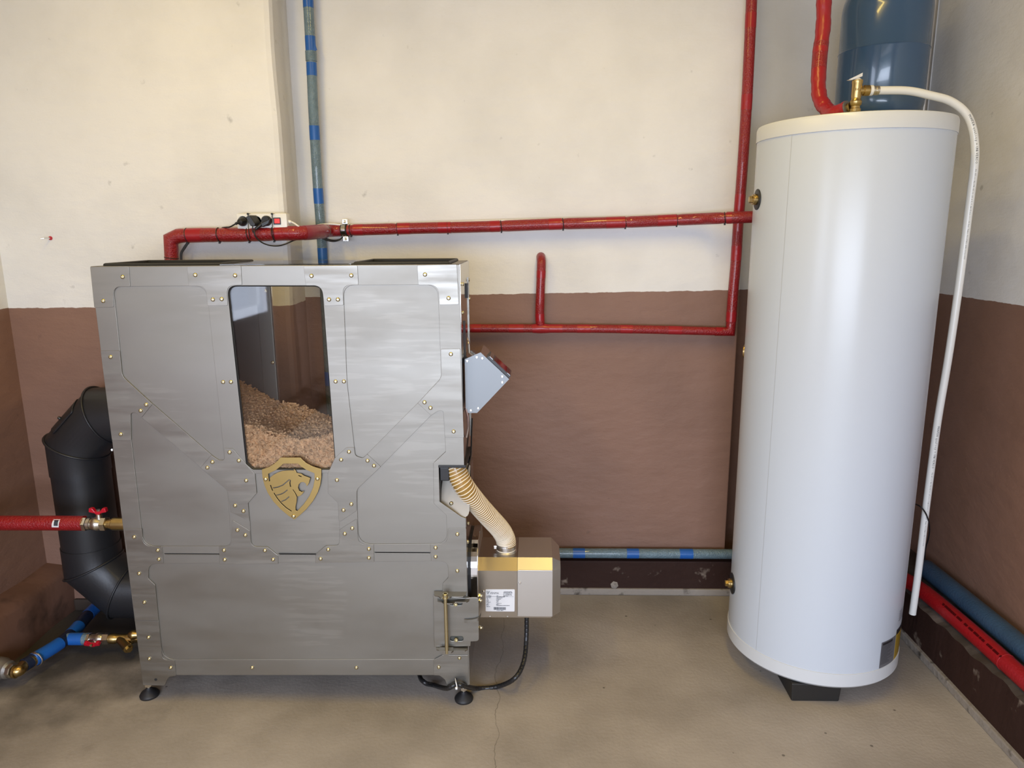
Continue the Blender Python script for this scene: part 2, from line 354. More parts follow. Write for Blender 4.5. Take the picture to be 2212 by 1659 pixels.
# back wall: deep part on the right, a thicker part standing forward on the left
wbm = MB().box((XP-.02, YB, 0), (XD, YD+.1, ZC), .004); struct('wall_back', wbm, wm_back)
struct('wall_back_right', MB().box((XD-.05, YD, 0), (XR+.2, YD+.1, ZC)), wall_mat('deep_wall_paint', zat(1606, 625, YD), 0))
bw = MB(); n = 60; pr = []
for i in range(n+1):                       # the rounded, wavy plaster arris
    z = ZC*i/n; pr.append((XP+.003*math.sin(z*5.1)+.0015*math.sin(z*13.7+1), z))
for i in range(n):
    (x0, z0), (x1, z1) = pr[i], pr[i+1]; e = .022
    bw.add([(XL-.2, YP, z0), (x0-e, YP, z0), (x1-e, YP, z1), (XL-.2, YP, z1)], [(0, 1, 2, 3)])
    bw.add([(x0-e, YP, z0), (x0-e*.3, YP+e*.3, z0), (x1-e*.3, YP+e*.3, z1), (x1-e, YP, z1)], [(0, 1, 2, 3)])
    bw.add([(x0-e*.3, YP+e*.3, z0), (x0, YP+e, z0), (x1, YP+e, z1), (x1-e*.3, YP+e*.3, z1)], [(0, 1, 2, 3)])
    bw.add([(x0, YP+e, z0), (XP-.01, YB+.02, z0), (XP-.01, YB+.02, z1), (x1, YP+e, z1)], [(0, 1, 2, 3)])
bw.add([(XL-.2, YB+.1, 0), (XP-.01, YB+.1, 0), (XP-.01, YB+.1, ZC), (XL-.2, YB+.1, ZC)], [(0, 1, 2, 3)])
bw_o = struct('wall_back_left', bw, wall_mat('back_wall_left_paint', 1.245, .006), True)
wl_ = MB().box((XL-.1, YF, 0), (XL, -1.06, ZC)).box((XL-.1, -.04, 0), (XL, YB, ZC)).box((XL-.1, -1.06, 0), (XL, -.04, .94)).box((XL-.1, -1.06, 1.96), (XL, -.04, ZC))
struct('wall_left', wl_, wm_left)
wn = MB().box((XL-.08, -1.06, .94), (XL-.02, -.04, 1.0)).box((XL-.08, -1.06, 1.9), (XL-.02, -.04, 1.96)).box((XL-.08, -1.06, .94), (XL-.02, -1.0, 1.96)).box((XL-.08, -.1, .94), (XL-.02, -.04, 1.96))
struct('added_window_frame', wn, M['white'])  # frame for the added left opening, made up along with its fill light
struct('wall_right', MB().box((XR, YF, 0), (XR+.1, YD, ZC)), wm_right)
# wall behind the camera with the window opening the daylight comes through
fw = MB(); wx0, wx1, wz0, wz1 = -1.55, .95, 0, 2.1
fw.box((XL, YF-.1, 0), (wx0, YF, ZC)).box((wx1, YF-.1, 0), (XR, YF, ZC)).box((wx0, YF-.1, wz1), (wx1, YF, ZC))
struct('wall_front', fw, wall_mat('front_wall_paint', 1.25, 0))
wf = MB()
for x in (wx0, wx1-.06): wf.box((x, YF-.08, wz0), (x+.06, YF-.02, wz1))
for z in (wz1-.06,): wf.box((wx0, YF-.08, z), (wx1, YF-.02, z+.06))
struct('door_1', wf, M['white'])
# plinths along the foot of the walls
struct('baseboard_back', MB().box((XP, 2.81, 0.022), (XR, YB+.01, .152), .006), M['plinth'])
struct('trim_1', MB().box((XP, 2.802, 0), (XR, YB, .03), .006), M['lime'])
YB0 = YB; YB = YD; rp = MB(); P0 = (1.387, YF); n = 240
top = []
for i in range(n+1):
    y = YF+(YB-YF)*i/n; e = .004*math.sin(y*7.3)+.003*math.sin(y*23)+.0025*math.sin(y*61+1); top.append((y, 1.40+e*.5, .168+e))
for i in range(n):
    (y0, x0, z0), (y1, x1, z1) = top[i], top[i+1]
    rp.add([(1.387, y0, 0.02), (x0, y0, z0), (x1, y1, z1), (1.387, y1, 0.02)], [(0, 1, 2, 3)])
struct('baseboard_right', rp, M['plinth'])
rt = MB()
for i in range(n):
    (y0, x0, z0), (y1, x1, z1) = top[i], top[i+1]
    rt.add([(x0, y0, z0), (x0+.04, y0, z0+.012), (x1+.04, y1, z1+.012), (x1, y1, z1), (XR+.01, y0, .19), (XR+.01, y1, .19)], [(0, 1, 2, 3), (1, 4, 5, 2)])
struct('trim_2', rt, M['plinth_top'], True)
YB = YB0
struct('trim_3', MB().box((1.375, YF, 0), (1.40, 2.82, .028), .004), M['lime'])
lb = MB(); n = 200; tp = []
for i in range(n+1):
    y = YF+(YP-YF+.01)*i/n; e = .006*math.sin(y*9.3)+.002*math.sin(y*27); tp.append((y, -1.862+e, .195+e*.7))
for i in range(n):
    (y0, x0, z0), (y1, x1, z1) = tp[i], tp[i+1]
    lb.add([(XL-.01, y0, z0+.012), (x0-.02, y0, z0), (x0, y0, z0-.02), (x0-.01, y0, 0), (XL-.01, y1, z1+.012), (x1-.02, y1, z1), (x1, y1, z1-.02), (x1-.01, y1, 0)], [(0, 1, 5, 4), (1, 2, 6, 5), (2, 3, 7, 6)])
tag(lb.build('baseboard_left', M['ledge_brown'], None, True, 80), kind='structure')
struct('trim_4', MB().box((-1.87, YP-.012, 0), (XP-.01, YP+.01, .05), .006), M['cove'])

# =================================================================== PELLET BOILER
FY = 2.07                         # front sheet plane
def F(px, py, r=None, Y=FY):
    p = onY(px, py, Y); return (p.x, p.z) if r is None else (p.x, p.z, r*.00144)
def FP(L, r0=.004, Y=FY): return fillet([F(*q, Y=Y) if len(q) == 2 else F(q[0], q[1], q[2], Y=Y) for q in L], r0)
X0, X1, YR, ZT, ZB0 = -1.274, -.208, 2.355, 1.410, .070
boiler = thing('pellet_boiler', (-.74, 2.2, 0), 'tall stainless steel pellet boiler with sight window and gold lion shield', 'boiler')
# outline of the front with its hose notch on the right and feet lobes
outer = [(X0, ZT), (X1-.001, ZT, .002)]
outer += [(X1, F(1003, 1008)[1]), F(948, 1009), F(950, 1083), F(996, 1115), (X1+.001, F(1006, 1119)[1])]
outer += [(X1+.003, F(1012, 1300)[1]), (X1+.003, F(1012, 1478)[1]), F(966, 1479), F(962, 1466, 14), F(950, 1457), F(382, 1457), F(366, 1460, 14), F(357, 1479), (X0, F(310, 1478)[1])]
OUT = fillet(outer, .002)
WIN = FP([(491, 616.5, 20), (697, 616.5, 20), (726.5, 1014, 18), (546, 1014, 10), (532, 1001, 6)])
UL = [(246, 618.5, 18), (447, 617.5, 26), (486, 993, 12), (474, 993, 8), (458, 982), (330.6, 872), (266, 812, 24), (260.5, 757)]
LL = [(284, 891.5, 14), (296, 891, 6), (435, 1009), (492, 1058, 18), (501, 1179, 18), (311, 1179, 30), (285, 950)]
UR = [(742, 615.5, 24), (946, 614.5, 26), (953.6, 815, 22), (903, 870), (785, 989), (778, 989, 8), (768, 984, 12), (750, 824)]
LR = [(948, 886, 10), (958, 886, 8), (961.5, 944), (963, 975), (936.5, 1000), (937.5, 1087), (964.5, 1112), (966.5, 1173.5, 26), (774.6, 1174.5, 30), (771.5, 1056, 18), (823, 1007), (932, 896)]
CT = [(552, 1022), (709, 1021), (709.6, 1064), (731, 1085), (734, 1130), (734, 1177, 12), (704, 1178), (683, 1195), (598, 1195.5), (579, 1180), (544, 1179.5, 14), (541, 1130), (537, 1086), (555.6, 1064)]
BT = [(323, 1216.6, 20), (968, 1210.5, 30), (969, 1246, 8), (957, 1259, 6), (956, 1423, 22), (352.5, 1423.5, 30), (336.7, 1263, 8), (321.5, 1248, 8)]
openings = [FP(q) for q in (UL, LL, UR, LR, CT, BT)]
frame = plate('front_frame', OUT, [WIN]+openings, FY-.0035, .0035, M['steel'], boiler)
def shrink(poly, d=.002): return poly
# recessed sheets seen in the openings
backs = [('inset_panel', UL), ('inset_panel', LL), ('inset_panel', UR), ('inset_panel', LR), ('centre_panel', CT), ('ash_door', BT)]
def grow(poly, d):
    cx = sum(p[0] for p in poly)/len(poly); cz = sum(p[1] for p in poly)/len(poly)
    return [(p[0]+(d if p[0] > cx else -d), p[1]+(d if p[1] > cz else -d)) for p in poly]
for nm, q in backs:
    g = .004 if nm != 'centre_panel' else .003
    pl = plate(nm, grow(FP(q), g), [], FY-.0005, .003, M['steel'], boiler)
# seams
for a, b in (((355, 1196), (475, 1196)), ((602, 1196.5), (683, 1196.5)), ((809, 1193), (930, 1192))):
    p = onY(*a, FY-.004); q = onY(*b, FY-.004); MB().box((p.x, FY-.0042, p.z-.001), (q.x, FY-.002, p.z+.0015)).build('seam', M['black'], boiler)
for a, b in (((357, 1197), (473, 1197)), ((604, 1198), (681, 1198)), ((811, 1194.4), (928, 1193.4))):
    p = onY(*a, FY-.006); q = onY(*b, FY-.006); MB().box((p.x, FY-.008, p.z-.0022), (q.x, FY-.003, p.z), .0006).build('door_lip', M['steel_plate'], boiler)
# gusset plates
G = [
 [(197, 576.5), (280, 575), (283.5, 618.5), (247, 619, 18), (247, 663), (206, 664)],
 [(406, 575), (522, 573.5), (524, 615), (491.5, 616.5, 20), (493, 659.5), (450, 660), (446.5, 617.5, 26), (409.6, 617.8)],
 [(657, 574.5), (773, 573), (775, 615), (741.5, 615.8, 24), (743, 659), (702, 660), (696, 616.4, 22), (661.6, 616.4)],
 [(902, 572.5), (987, 571), (991.5, 657), (950, 658), (947, 614.6, 26), (904, 615)],
 [(219.5, 757), (260.5, 757), (266, 812, 24), (331, 872), (307.6, 901), (295, 890.5, 6), (284, 891, 14), (285, 950), (244, 950)],
 [(953, 753.5), (994.5, 752.5), (1002.5, 943.5), (961.6, 944), (958, 886.5, 8), (947.5, 886, 8), (932, 896.5), (903, 870), (953.8, 816, 22)],
 [(458, 982), (475, 994, 8), (487, 992, 12), (486, 967), (503.6, 967.5), (552, 1023), (555.6, 1064), (537, 1086), (540, 1124.5), (500, 1104.5), (492, 1057, 18), (435, 1009)],
 [(766, 965), (748.5, 966), (724, 989), (709, 1022), (709.6, 1064), (731, 1085), (733, 1124.5), (737, 1124.5), (771, 1102), (771.7, 1056, 18), (823, 1007), (794, 980), (785, 989, 8), (768, 984, 10)],
 [(502.6, 1121.5), (541, 1145), (544, 1179.6, 14), (579, 1180), (602, 1199), (602, 1216.6), (475.6, 1217), (474.6, 1179), (500.7, 1179, 16)],
 [(771.7, 1119), (743, 1137), (734.5, 1143), (734, 1177.8, 12), (704, 1178), (683, 1197), (682, 1214.6), (809, 1212), (808, 1174.6), (775, 1174.5, 30)],
 [(271.7, 1140), (308, 1141), (311, 1178.6, 30), (352, 1179), (355.6, 1216), (322.5, 1216.6, 20), (322, 1248, 8), (336.7, 1262), (344, 1339), (294, 1338)],
 [(294, 1339.5), (344, 1340.5), (352.5, 1423.5, 28), (379, 1424), (382, 1457.4), (366, 1460, 14), (357, 1478.6), (310.7, 1478)],
 [(968.5, 1140), (1007.5, 1140), (1011.5, 1412), (956.5, 1412), (956.5, 1259, 6), (969, 1246, 8), (968.5, 1210.6, 30), (932, 1210.4), (929.6, 1174), (966.5, 1173.8, 24)],
 [(937, 1423.4), (956.5, 1413), (1011.8, 1413), (1012, 1478), (966, 1479), (962, 1466, 14), (950, 1457), (937, 1456.6)],
]
bolts = [(265,598),(422,594),(508,595),(673,596),(759,595),(918,593),(223,650),(460,647),(479,646),(711,647),(730,647),(969,644),(239,771),(974,765),(316,874),(304,887),(917,869),(930,881),(261,938),(980,932),
 (496,977),(516,995),(459,998),(448,1010),(532,1038),(754,976),(737,993),(794,995),(808,1006),(728,1037),(508,1092),(526,1104),(759,1089),(742,1102),(513,1145),(530,1156),(761,1141),(745,1153),
 (290,1160),(988,1154),(341,1188.6),(343.5,1208),(484,1188.6),(485.6,1209),(572.4,1189),(590,1208.5),(709,1187),(692.6,1207),(797,1185.7),(797,1205),(941,1183),(941,1202.5),(300.6,1238.7),(988,1233),
 (312,1301),(321,1376.7),(322.7,1422.8),(369,1442),(948,1441),(992.5,1421)]
loose = [(482,825),(499,825),(725,824),(743,824),(545,1442),(770,1442)]
# button-head bolt, axis towards -Y
bb = MB(); prof = [(.0062, 0), (.0062, .0008), (.0058, .0022), (.0046, .0036), (.0030, .0042), (.0026, .0042), (.0024, .0020), (.0005, .0018)]
bb.lathe(prof, (0, 0, 0), (0, -1, 0), 14)
b0 = bb.build('bolt', M['zinc'], None, True, 50); bolt_mesh = b0.data; bpy.data.objects.remove(b0)
def put(mesh, name, p, parent, rot=None):
    o = bpy.data.objects.new(name, mesh); C.objects.link(o); o.parent = parent; o.location = V(p)-wloc(parent)
    if rot: o.rotation_euler = rot
    return o
def inside(x, y, P):
    c = False
    for i in range(len(P)):
        x1, y1 = P[i-1][:2]; x2, y2 = P[i][:2]
        if (y1 > y) != (y2 > y) and x < (x2-x1)*(y-y1)/(y2-y1)+x1: c = not c
    return c
used = set()
for g in G:
    pl = plate('gusset_plate', FP(g, .003), [], FY-.0056, .0022, M['steel_plate'], boiler, .0005)
    for k, (bx, by) in enumerate(bolts):
        if k not in used and inside(bx, by, g):
            used.add(k); put(bolt_mesh, 'bolt', onY(bx, by, FY-.0056), pl)
for k, b in enumerate(bolts):
    if k not in used: put(bolt_mesh, 'bolt', onY(*b, FY-.0045), frame)
for b in loose: put(bolt_mesh, 'bolt', onY(*b, FY-.0035), frame)
# diagonal braces, slightly proud of the inset panels
for q in ([(331, 872), (458, 982), (435, 1009), (307.6, 901)], [(794, 980), (903, 870), (932, 896), (823, 1007)]):
    plate('diagonal_brace', FP(q, 0), [], FY-.0040, .002, M['steel_plate'], boiler, .0004)
# casing: side sheets with the notch on the right side
zn0, zn1 = F(950, 1083)[1], F(948, 1009)[1]
def sidesheet(X, poly, th, m, nm):
    mb = MB(); mb.prism([(X, y, z) for y, z in poly], (th, 0, 0)); return mb.build(nm, m, boiler)
sidesheet(X1-.003, [(FY, ZT), (YR, ZT), (YR, zn0+.05), (FY+.19, zn0+.05), (FY+.19, zn1), (FY, zn1)], .003, M['mirror'], 'side_sheet')
zq0 = F(1006, 1119)[1]
sidesheet(X1-.001, [(FY, zq0), (FY+.19, zq0), (FY+.19, zn0+.05), (YR, zn0+.05), (YR, ZB0+.02), (FY, ZB0+.02)], .003, M['mirror'], 'side_sheet')
sidesheet(X0, [(FY, ZT), (YR, ZT), (YR, ZB0+.02), (FY, ZB0+.02)], .003, M['steel'], 'side_sheet')
# rear sheet of the hopper with its own window on the right
xw = onY(585, 640, YR).x; xr = onY(604, 870, YR).x
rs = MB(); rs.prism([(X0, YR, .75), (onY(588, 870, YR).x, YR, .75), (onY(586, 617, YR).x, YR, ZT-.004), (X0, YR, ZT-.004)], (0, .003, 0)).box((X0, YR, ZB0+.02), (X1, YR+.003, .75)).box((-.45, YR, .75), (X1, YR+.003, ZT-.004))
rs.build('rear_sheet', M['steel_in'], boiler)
st = MB(); a0 = onY(561, 618, YR-.01).x; a1 = onY(586, 618, YR-.01).x
st.box((-.905, YR-.014, .75), (-.858, YR-.0005, ZT-.006), .002); post = st.build('window_post', M['steel_in'], boiler)
for q in ((562, 629), (576, 782)): put(bolt_mesh, 'bolt', onY(*q, YR-.004), post)
for q in ((574, 629), (589, 783)): put(bolt_mesh, 'bolt', onY(*q, YR-.015), post)
MB().box((-.858, YR-.002, .76), (-.45, YR+.002, ZT-.006)).build('rear_window', M['glass'], boiler)
# sight window with rubber bead
MB().box((-.885, FY+.004, .775), (-.585, FY+.0075, 1.375)).build('sight_window', M['glass'], boiler)
gk = MB(); wl = [V((p[0], FY+.0015, p[1])) for p in WIN]; gk.tube([q+V((0, .0025, 0)) for q in wl+[wl[0]]], .0036, 6, False); gk.build('window_gasket', M['black'], boiler, True)
# floor of the hopper and the top with its two black-edged hatches and clear middle
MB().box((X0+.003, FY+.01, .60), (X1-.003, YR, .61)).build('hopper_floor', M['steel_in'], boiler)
tr = MB(); tr.box((X0, FY-.003, ZT-.012), (X1-.004, FY+.022, ZT+.001), .001).box((X0, YR-.02, ZT-.012), (X1-.004, YR, ZT+.001), .001)
tr.box((X0, FY, ZT-.012), (X0+.02, YR, ZT+.001), .001).box((X1-.03, FY, ZT-.012), (X1-.004, YR, ZT+.001), .001).box((-.90, FY, ZT-.012), (-.885, YR, ZT+.001), .001).box((-.535, FY, ZT-.012), (-.52, YR, ZT+.001), .001)
tr.build('top_rim', M['steel_plate'], boiler)
for xa, xb in ((X0+.02, -.90), (-.52, X1-.03)):
    l = [V((xa+.006, FY+.028, ZT+.003)), V((xb-.006, FY+.028, ZT+.003)), V((xb-.006, YR-.022, ZT+.003)), V((xa+.006, YR-.022, ZT+.003))]
    MB().tube(l+[l[0], l[1]], .006, 8, False).build('hatch_gasket', M['black'], boiler, True)
    MB().box((xa, FY+.02, ZT-.03), (xb, YR-.02, ZT-.024)).build('hatch', M['black'], boiler)
MB().box((-.9, FY+.004, ZT+.001), (-.52, YR-.002, ZT+.005)).build('clear_lid', M['glass'], boiler)
# notch: black lined duct, sloping apron plate
nb = MB(); pa = F(948, 1009); pb = F(1003, 1008)
nb.box((pa[0]-.001, FY-.006, pa[1]-.001), (X1+.006, FY+.19, pa[1]+.008), .002); nb.build('notch_gasket', M['black'], boiler)
nt_ = MB().box((pa[0]-.003, FY, zn0-.01), (pa[0], FY+.19, zn1)).box((pa[0]-.003, FY+.19, zn0-.06), (X1-.001, FY+.193, zn1)); nt_.build('notch_lining', M['black'], boiler)
AY = FY+.05
def onT(px, py):
    Y = FY+.04
    for _ in range(12): p = onY(px, py, Y); Y = FY+.008+(p.z-zq0)*.5
    return onY(px, py, Y)
sh = [onT(956, 1038), onT(985, 1006), onT(1009, 1000), onT(1016, 1006), onT(1014, 1104), onT(1010, 1114), onT(1004, 1118), onT(990, 1125), onT(950, 1125), onT(951, 1085)]
MB().prism(sh, (0, .002, 0)).build('apron_plate', mat('dull_apron_steel', (.34, .31, .265), .45, 1, .02, 200), boiler)
put(bolt_mesh, 'rivet', onT(975, 1087)+V((0, -.002, 0)), boiler)
MB().box((pa[0]+.001, FY+.005, onY(955, 1038, FY+.01).z), (pa[0]+.030, FY+.07, pa[1]-.002), .003).build('duct_collar', M['blackp'], boiler)
# shield badge
S = .09044
def sh_(L): return [(q[0]*S+560, q[1]*S+980) for q in L]
SHO = sh_([(510, 90), (985, 90), (1040, 150), (1130, 225), (1290, 305), (1465, 358), (1485, 370), (1485, 560), (1460, 740), (1400, 920), (1290, 1120), (1130, 1320), (980, 1460), (850, 1565), (830, 1565), (700, 1480), (520, 1330), (340, 1140), (210, 940), (130, 760), (80, 560), (65, 375), (230, 320), (360, 240), (450, 160)])
SHC = sh_([(215, 480), (400, 390), (500, 310), (580, 235), (930, 235), (1010, 310), (1130, 385), (1320, 465), (1325, 620), (1290, 800), (1200, 1010), (1060, 1210), (905, 1370), (872, 1350), (868, 1260), (895, 1150), (900, 1040), (860, 950), (800, 860), (812, 850), (880, 950), (915, 1020), (980, 1005), (1030, 960), (1075, 895), (1010, 912), (955, 885), (928, 810), (945, 735), (995, 680), (1060, 675), (1110, 705), (1132, 760), (1143, 775), (1190, 700), (1222, 580), (1060, 520), (1000, 475), (900, 460), (870, 400), (825, 360), (838, 400), (700, 398), (560, 410), (440, 450), (330, 510), (255, 575), (262, 650), (235, 660)])
def slit(L, w_=11):
    L = [V(q) for q in L]; a = []; b = []
    for i, p in enumerate(L):
        d = (L[min(i+1, len(L)-1)]-L[max(i-1, 0)]).normalized(); nrm = V((-d.y, d.x))*w_; a.append(p+nrm); b.append(p-nrm)
    return sh_(a+b[::-1])
SL = [slit([(330, 818), (450, 795), (570, 745), (720, 618), (748, 632), (735, 700), (752, 790)]), slit([(272, 748), (298, 820), (322, 880)]),
      slit([(415, 988), (520, 965), (600, 925), (675, 862)]), slit([(352, 935), (440, 1070), (540, 1190), (650, 1290), (770, 1370)]), slit([(530, 1138), (630, 1100), (720, 1022)]), slit([(940, 518), (1010, 548)])]
def PL(L, Y): return [tuple(onY(q[0], q[1], Y).xz) for q in L]
badge = plate('shield_badge', PL(SHO, FY-.008), [PL(SHC, FY-.008)]+[PL(q, FY-.008) for q in SL], FY-.0095, .0025, M['gold'], boiler, .0004)
badge['label'] = 'gold shield with a cut-out roaring lion head'
for q in ((574, 1035), (686, 1034), (634.5, 1115)): put(bolt_mesh, 'bolt', onY(*q, FY-.0095), badge)
# feet
for px in (321, 1003):
    c = onZ(px, 1492, .02); c.y = 2.10; ft = MB(); ft.lathe([(.030, 0), (.031, .006), (.026, .014), (.012, .024), (.008, .03)], (c.x, c.y, 0), n=28)
    fo = ft.build('levelling_foot', M['black'], boiler, True); fo['label'] = 'round black rubber foot'
    MB().tube([(c.x, c.y, .028), (c.x, c.y, .12)], .006, 12).lathe([(.011, .036), (.011, .046)], (c.x, c.y, 0), n=6).build('foot_stem', M['chrome'], fo)
MB().box((X0+.01, FY+.01, ZB0+.035), (X1-.01, YR, ZB0+.045)).build('base_sheet', M['steel'], boiler)
# small black hole in the left lower gusset
for q in ((336.5, 1468), (984.5, 1467)):
    p = onY(*q, FY-.0058); MB().lathe([(.0045, 0), (.0045, .0008)], p, (0, -1, 0), 14).build('cable_hole', M['black'], boiler)
# hinge bracket on the lower right
HY = FY-.020
br = plate('hinge_plate', fillet([F(936, 1286, Y=HY), (X1-.002, F(1016, 1286)[1]), F(1017, 1291, Y=HY), F(1034, 1291, 6, Y=HY), F(1034.5, 1385, 8, Y=HY), F(1017, 1386, Y=HY), F(1016, 1396, Y=HY), F(938, 1398, Y=HY)], .001),
           [fillet([F(x-13, y-5, 7, Y=HY), F(x+16, y-5, 7, Y=HY), F(x+16, y+6, 7, Y=HY), F(x-13, y+6, 7, Y=HY)], .01) for x, y in ((983, 1302), (985, 1379))], HY, .004, M['steel_plate'], boiler, .0008)
plate('slot_backing', [F(962, 1292, Y=HY), F(1004, 1292, Y=HY), F(1006, 1389, Y=HY), F(964, 1389, Y=HY)], [], HY+.006, .002, M['steel_in'], boiler)
def hexbolt(p, ax, s=1.0, nm='hinge_bolt', m='zinc', parent=br):
    mb = MB(); mb.lathe([(.009*s, 0), (.009*s, .0015*s)], p, ax, 18); mb.lathe([(.0072*s, .0015*s), (.0072*s, .006*s), (.006*s, .0075*s)], p, ax, 6); mb.lathe([(.0045*s, .006*s), (.0045*s, .011*s), (.003*s, .0135*s), (.0005, .0145*s)], p, ax, 12)
    return mb.build(nm, M[m], parent, True, 30)
for q in ((984.6, 1303), (985.7, 1380)):
    p = onY(*q, HY+.004); mb = MB().lathe([(.0068, 0), (.0068, .008), (.006, .009), (.004, .009), (.0038, .004), (.0005, .004)], p, (0, -1, 0), 18); mb.build('socket_screw', M['zinc'], br, True, 40)
def tab(pts, z_th, Yb, m=M['steel_plate']):
    return MB().prism(pts, (0, 0, -z_th)).build('hinge_tab', m, boiler)
zt1 = zat(940, 1276, FY-.005)-.002
def ZX(px, py, z): p = onZ(px, py, z); return p
t1 = [(onY(935, 1276, FY-.03).x, FY-.004, zt1), (onY(1007, 1276, FY-.005).x, FY-.004, zt1), (onY(1007, 1280, FY-.02).x, FY-.026, zt1), (onY(1000, 1284, FY-.04).x, FY-.036, zt1), (onY(975, 1284, FY-.04).x, FY-.036, zt1), (onY(970, 1288, FY-.05).x, FY-.046, zt1), (onY(952, 1288, FY-.05).x, FY-.046, zt1), (onY(946, 1285, FY-.05).x, FY-.036, zt1), (onY(936, 1283, FY-.05).x, FY-.030, zt1)]
tab(t1, .0035, 0); zt2 = zt1-.016
t2 = [(p[0]+.010, p[1]-.004, zt2) for p in t1]; tab(t2, .0035, 0)
zt3 = zat(940, 1398, FY-.02)
t3 = [(p[0]+.002 if i else p[0], p[1]-.002, zt3) for i, p in enumerate(t1)]; tab(t3, .0035, 0)
t4 = [onY(948, 1406, FY-.05), onY(978, 1406, FY-.05), onY(972, 1411, FY-.05), onY(968, 1418, FY-.05), onY(961, 1418, FY-.05), onY(953, 1411, FY-.05)]
MB().prism(t4, (0, .02, 0)).build('hinge_lug', M['steel_plate'], boiler)
rx = onY(963.5, 1340, FY-.046).x; ry = FY-.046
pin = MB().tube([(rx, ry, zt1), (rx, ry, zt3-.004)], .0058, 16).build('hinge_pin', M['zinc'], boiler, True)
MB().lathe([(.0105, 0), (.0105, .002), (.0085, .002), (.0085, .014), (.0075, .015), (.0055, .015), (.005, .008), (.0005, .008)], (rx, ry, zt1), n=20).build('pin_head', M['zinc'], pin, True, 40)
# latch hook on the bracket
hk = [onY(1003, 1341, HY-.004), onY(1012, 1341.5, HY-.006), onY(1024, 1340, HY-.006), onY(1034, 1336, HY-.004), onY(1039, 1326, HY+.01)]
hkm = MB()
for off in (0,): 
    P_ = smoothp(hk, 6); k0 = len(hkm.v)
    for p in P_:
        for dy, dz in ((-.004, .0052), (.002, .0052), (.002, -.0052), (-.004, -.0052)): hkm.v.append(p+V((0, dy, dz)))
    for i in range(len(P_)-1):
        for j in range(4): a = k0+i*4+j; b = k0+i*4+(j+1) % 4; hkm.f.append((a, b, b+4, a+4))
    hkm.f += [(k0, k0+1, k0+2, k0+3), tuple(k0+(len(P_)-1)*4+j for j in range(4))]
hkm.build('latch_hook', M['steel_plate'], boiler, True, 50)
for q in ((1034, 1287), (1033, 1297), (1034, 1356)): hexbolt(onY(*q, FY-.004), (1, -.12, .03), .95, 'acorn_nut', 'zinc', boiler)
# bolts and fittings on the mirror-bright right side
for y, z in ((2.12, 1.352), (2.10, 1.27), (2.31, 1.352), (2.33, 1.29), (2.12, .64), (2.14, .60), (2.33, .62), (2.11, .55)):
    put(bolt_mesh, 'bolt', (X1+.0015, y, z), boiler, (0, 0, PI/2))
MB().box((X1, 2.30, .84), (X1+.003, 2.304, 1.36)).build('side_flange', M['steel_plate'], boiler)
so = MB().box((X1+.0005, 2.155, 1.11), (X1+.0035, 2.16, 1.24)).box((X1+.0005, 2.24, 1.30), (X1+.005, 2.255, 1.345)); so.build('side_slot', M['black'], boiler)
MB().tube(smoothp([(X1+.006, 2.3, .90), (X1+.006, 2.26, .84), (X1+.008, 2.2, .80), (X1+.004, 2.12, .785)]), .0025, 8).build('sensor_wire', M['black'], boiler, True)
MB().tube(smoothp([(X1+.004, 2.22, 1.18), (X1+.008, 2.22, 1.15), (X1+.008, 2.2, 1.10), (X1+.006, 2.14, 1.06)]), .0022, 8).build('side_clip', M['chrome'], boiler, True)
MB().tube([(X1+.004, 2.11, .98), (X1+.010, 2.11, .955), (X1+.010, 2.11, .92), (X1+.004, 2.11, .89)], .004, 8).build('side_handle', M['chrome'], boiler, True)
# flange plates carrying the burner
ff = MB()
def disc(X, th, yc, zc, ry_, rz_, nm, m, parent, p=3.2, n=40):
    mb = MB(); pts = []
    for i in range(n):
        a = 2*PI*i/n; c = math.cos(a); s_ = math.sin(a)
        pts.append((X, yc+ry_*abs(c)**(2/p)*(1 if c > 0 else -1), zc+rz_*abs(s_)**(2/p)*(1 if s_ > 0 else -1)))
    mb.prism(pts, (th, 0, 0)); return mb.build(nm, m, parent)
disc(X1+.002, .006, 2.25, .385, .122, .137, 'burner_gasket', M['black'], boiler)
disc(X1+.008, .020, 2.25, .385, .125, .140, 'burner_door', M['mirror'], boiler)
# control box on the right side
cb = [(1004, 776), (1038, 761), (1100, 819), (1030.5, 892), (1005.5, 892)]
CY_ = 2.11; d = .145
fr = [onY(*q, CY_) for q in cb]; fr[0].x = fr[-1].x = X1+.004
ctl = MB().prism(fr, (0, d, 0)).build('control_box', M['mirror'], boiler)
ctl['label'] = 'five-sided steel control box with a dark display'
MB().prism([p*1 for p in [q+(V((sum(f.x for f in fr)/5, q.y, sum(f.z for f in fr)/5))-q)*.004 for q in fr]], (0, -.0012, 0)).build('box_cover', M['cover'], ctl)
rv = MB().lathe([(.0042, 0), (.0042, .0008), (.0034, .002), (.0012, .0022), (.0005, .0012)], (0, 0, 0), (0, -1, 0), 12); r0 = rv.build('rivet', M['chrome'], None, True, 50); rivet_mesh = r0.data; bpy.data.objects.remove(r0)
for q in ((1009, 780), (1030, 772), (1042, 774), (1085, 813.5), (1085, 826), (1033, 882), (1017, 886.5)): put(rivet_mesh, 'rivet', onY(*q, CY_-.0012), ctl)
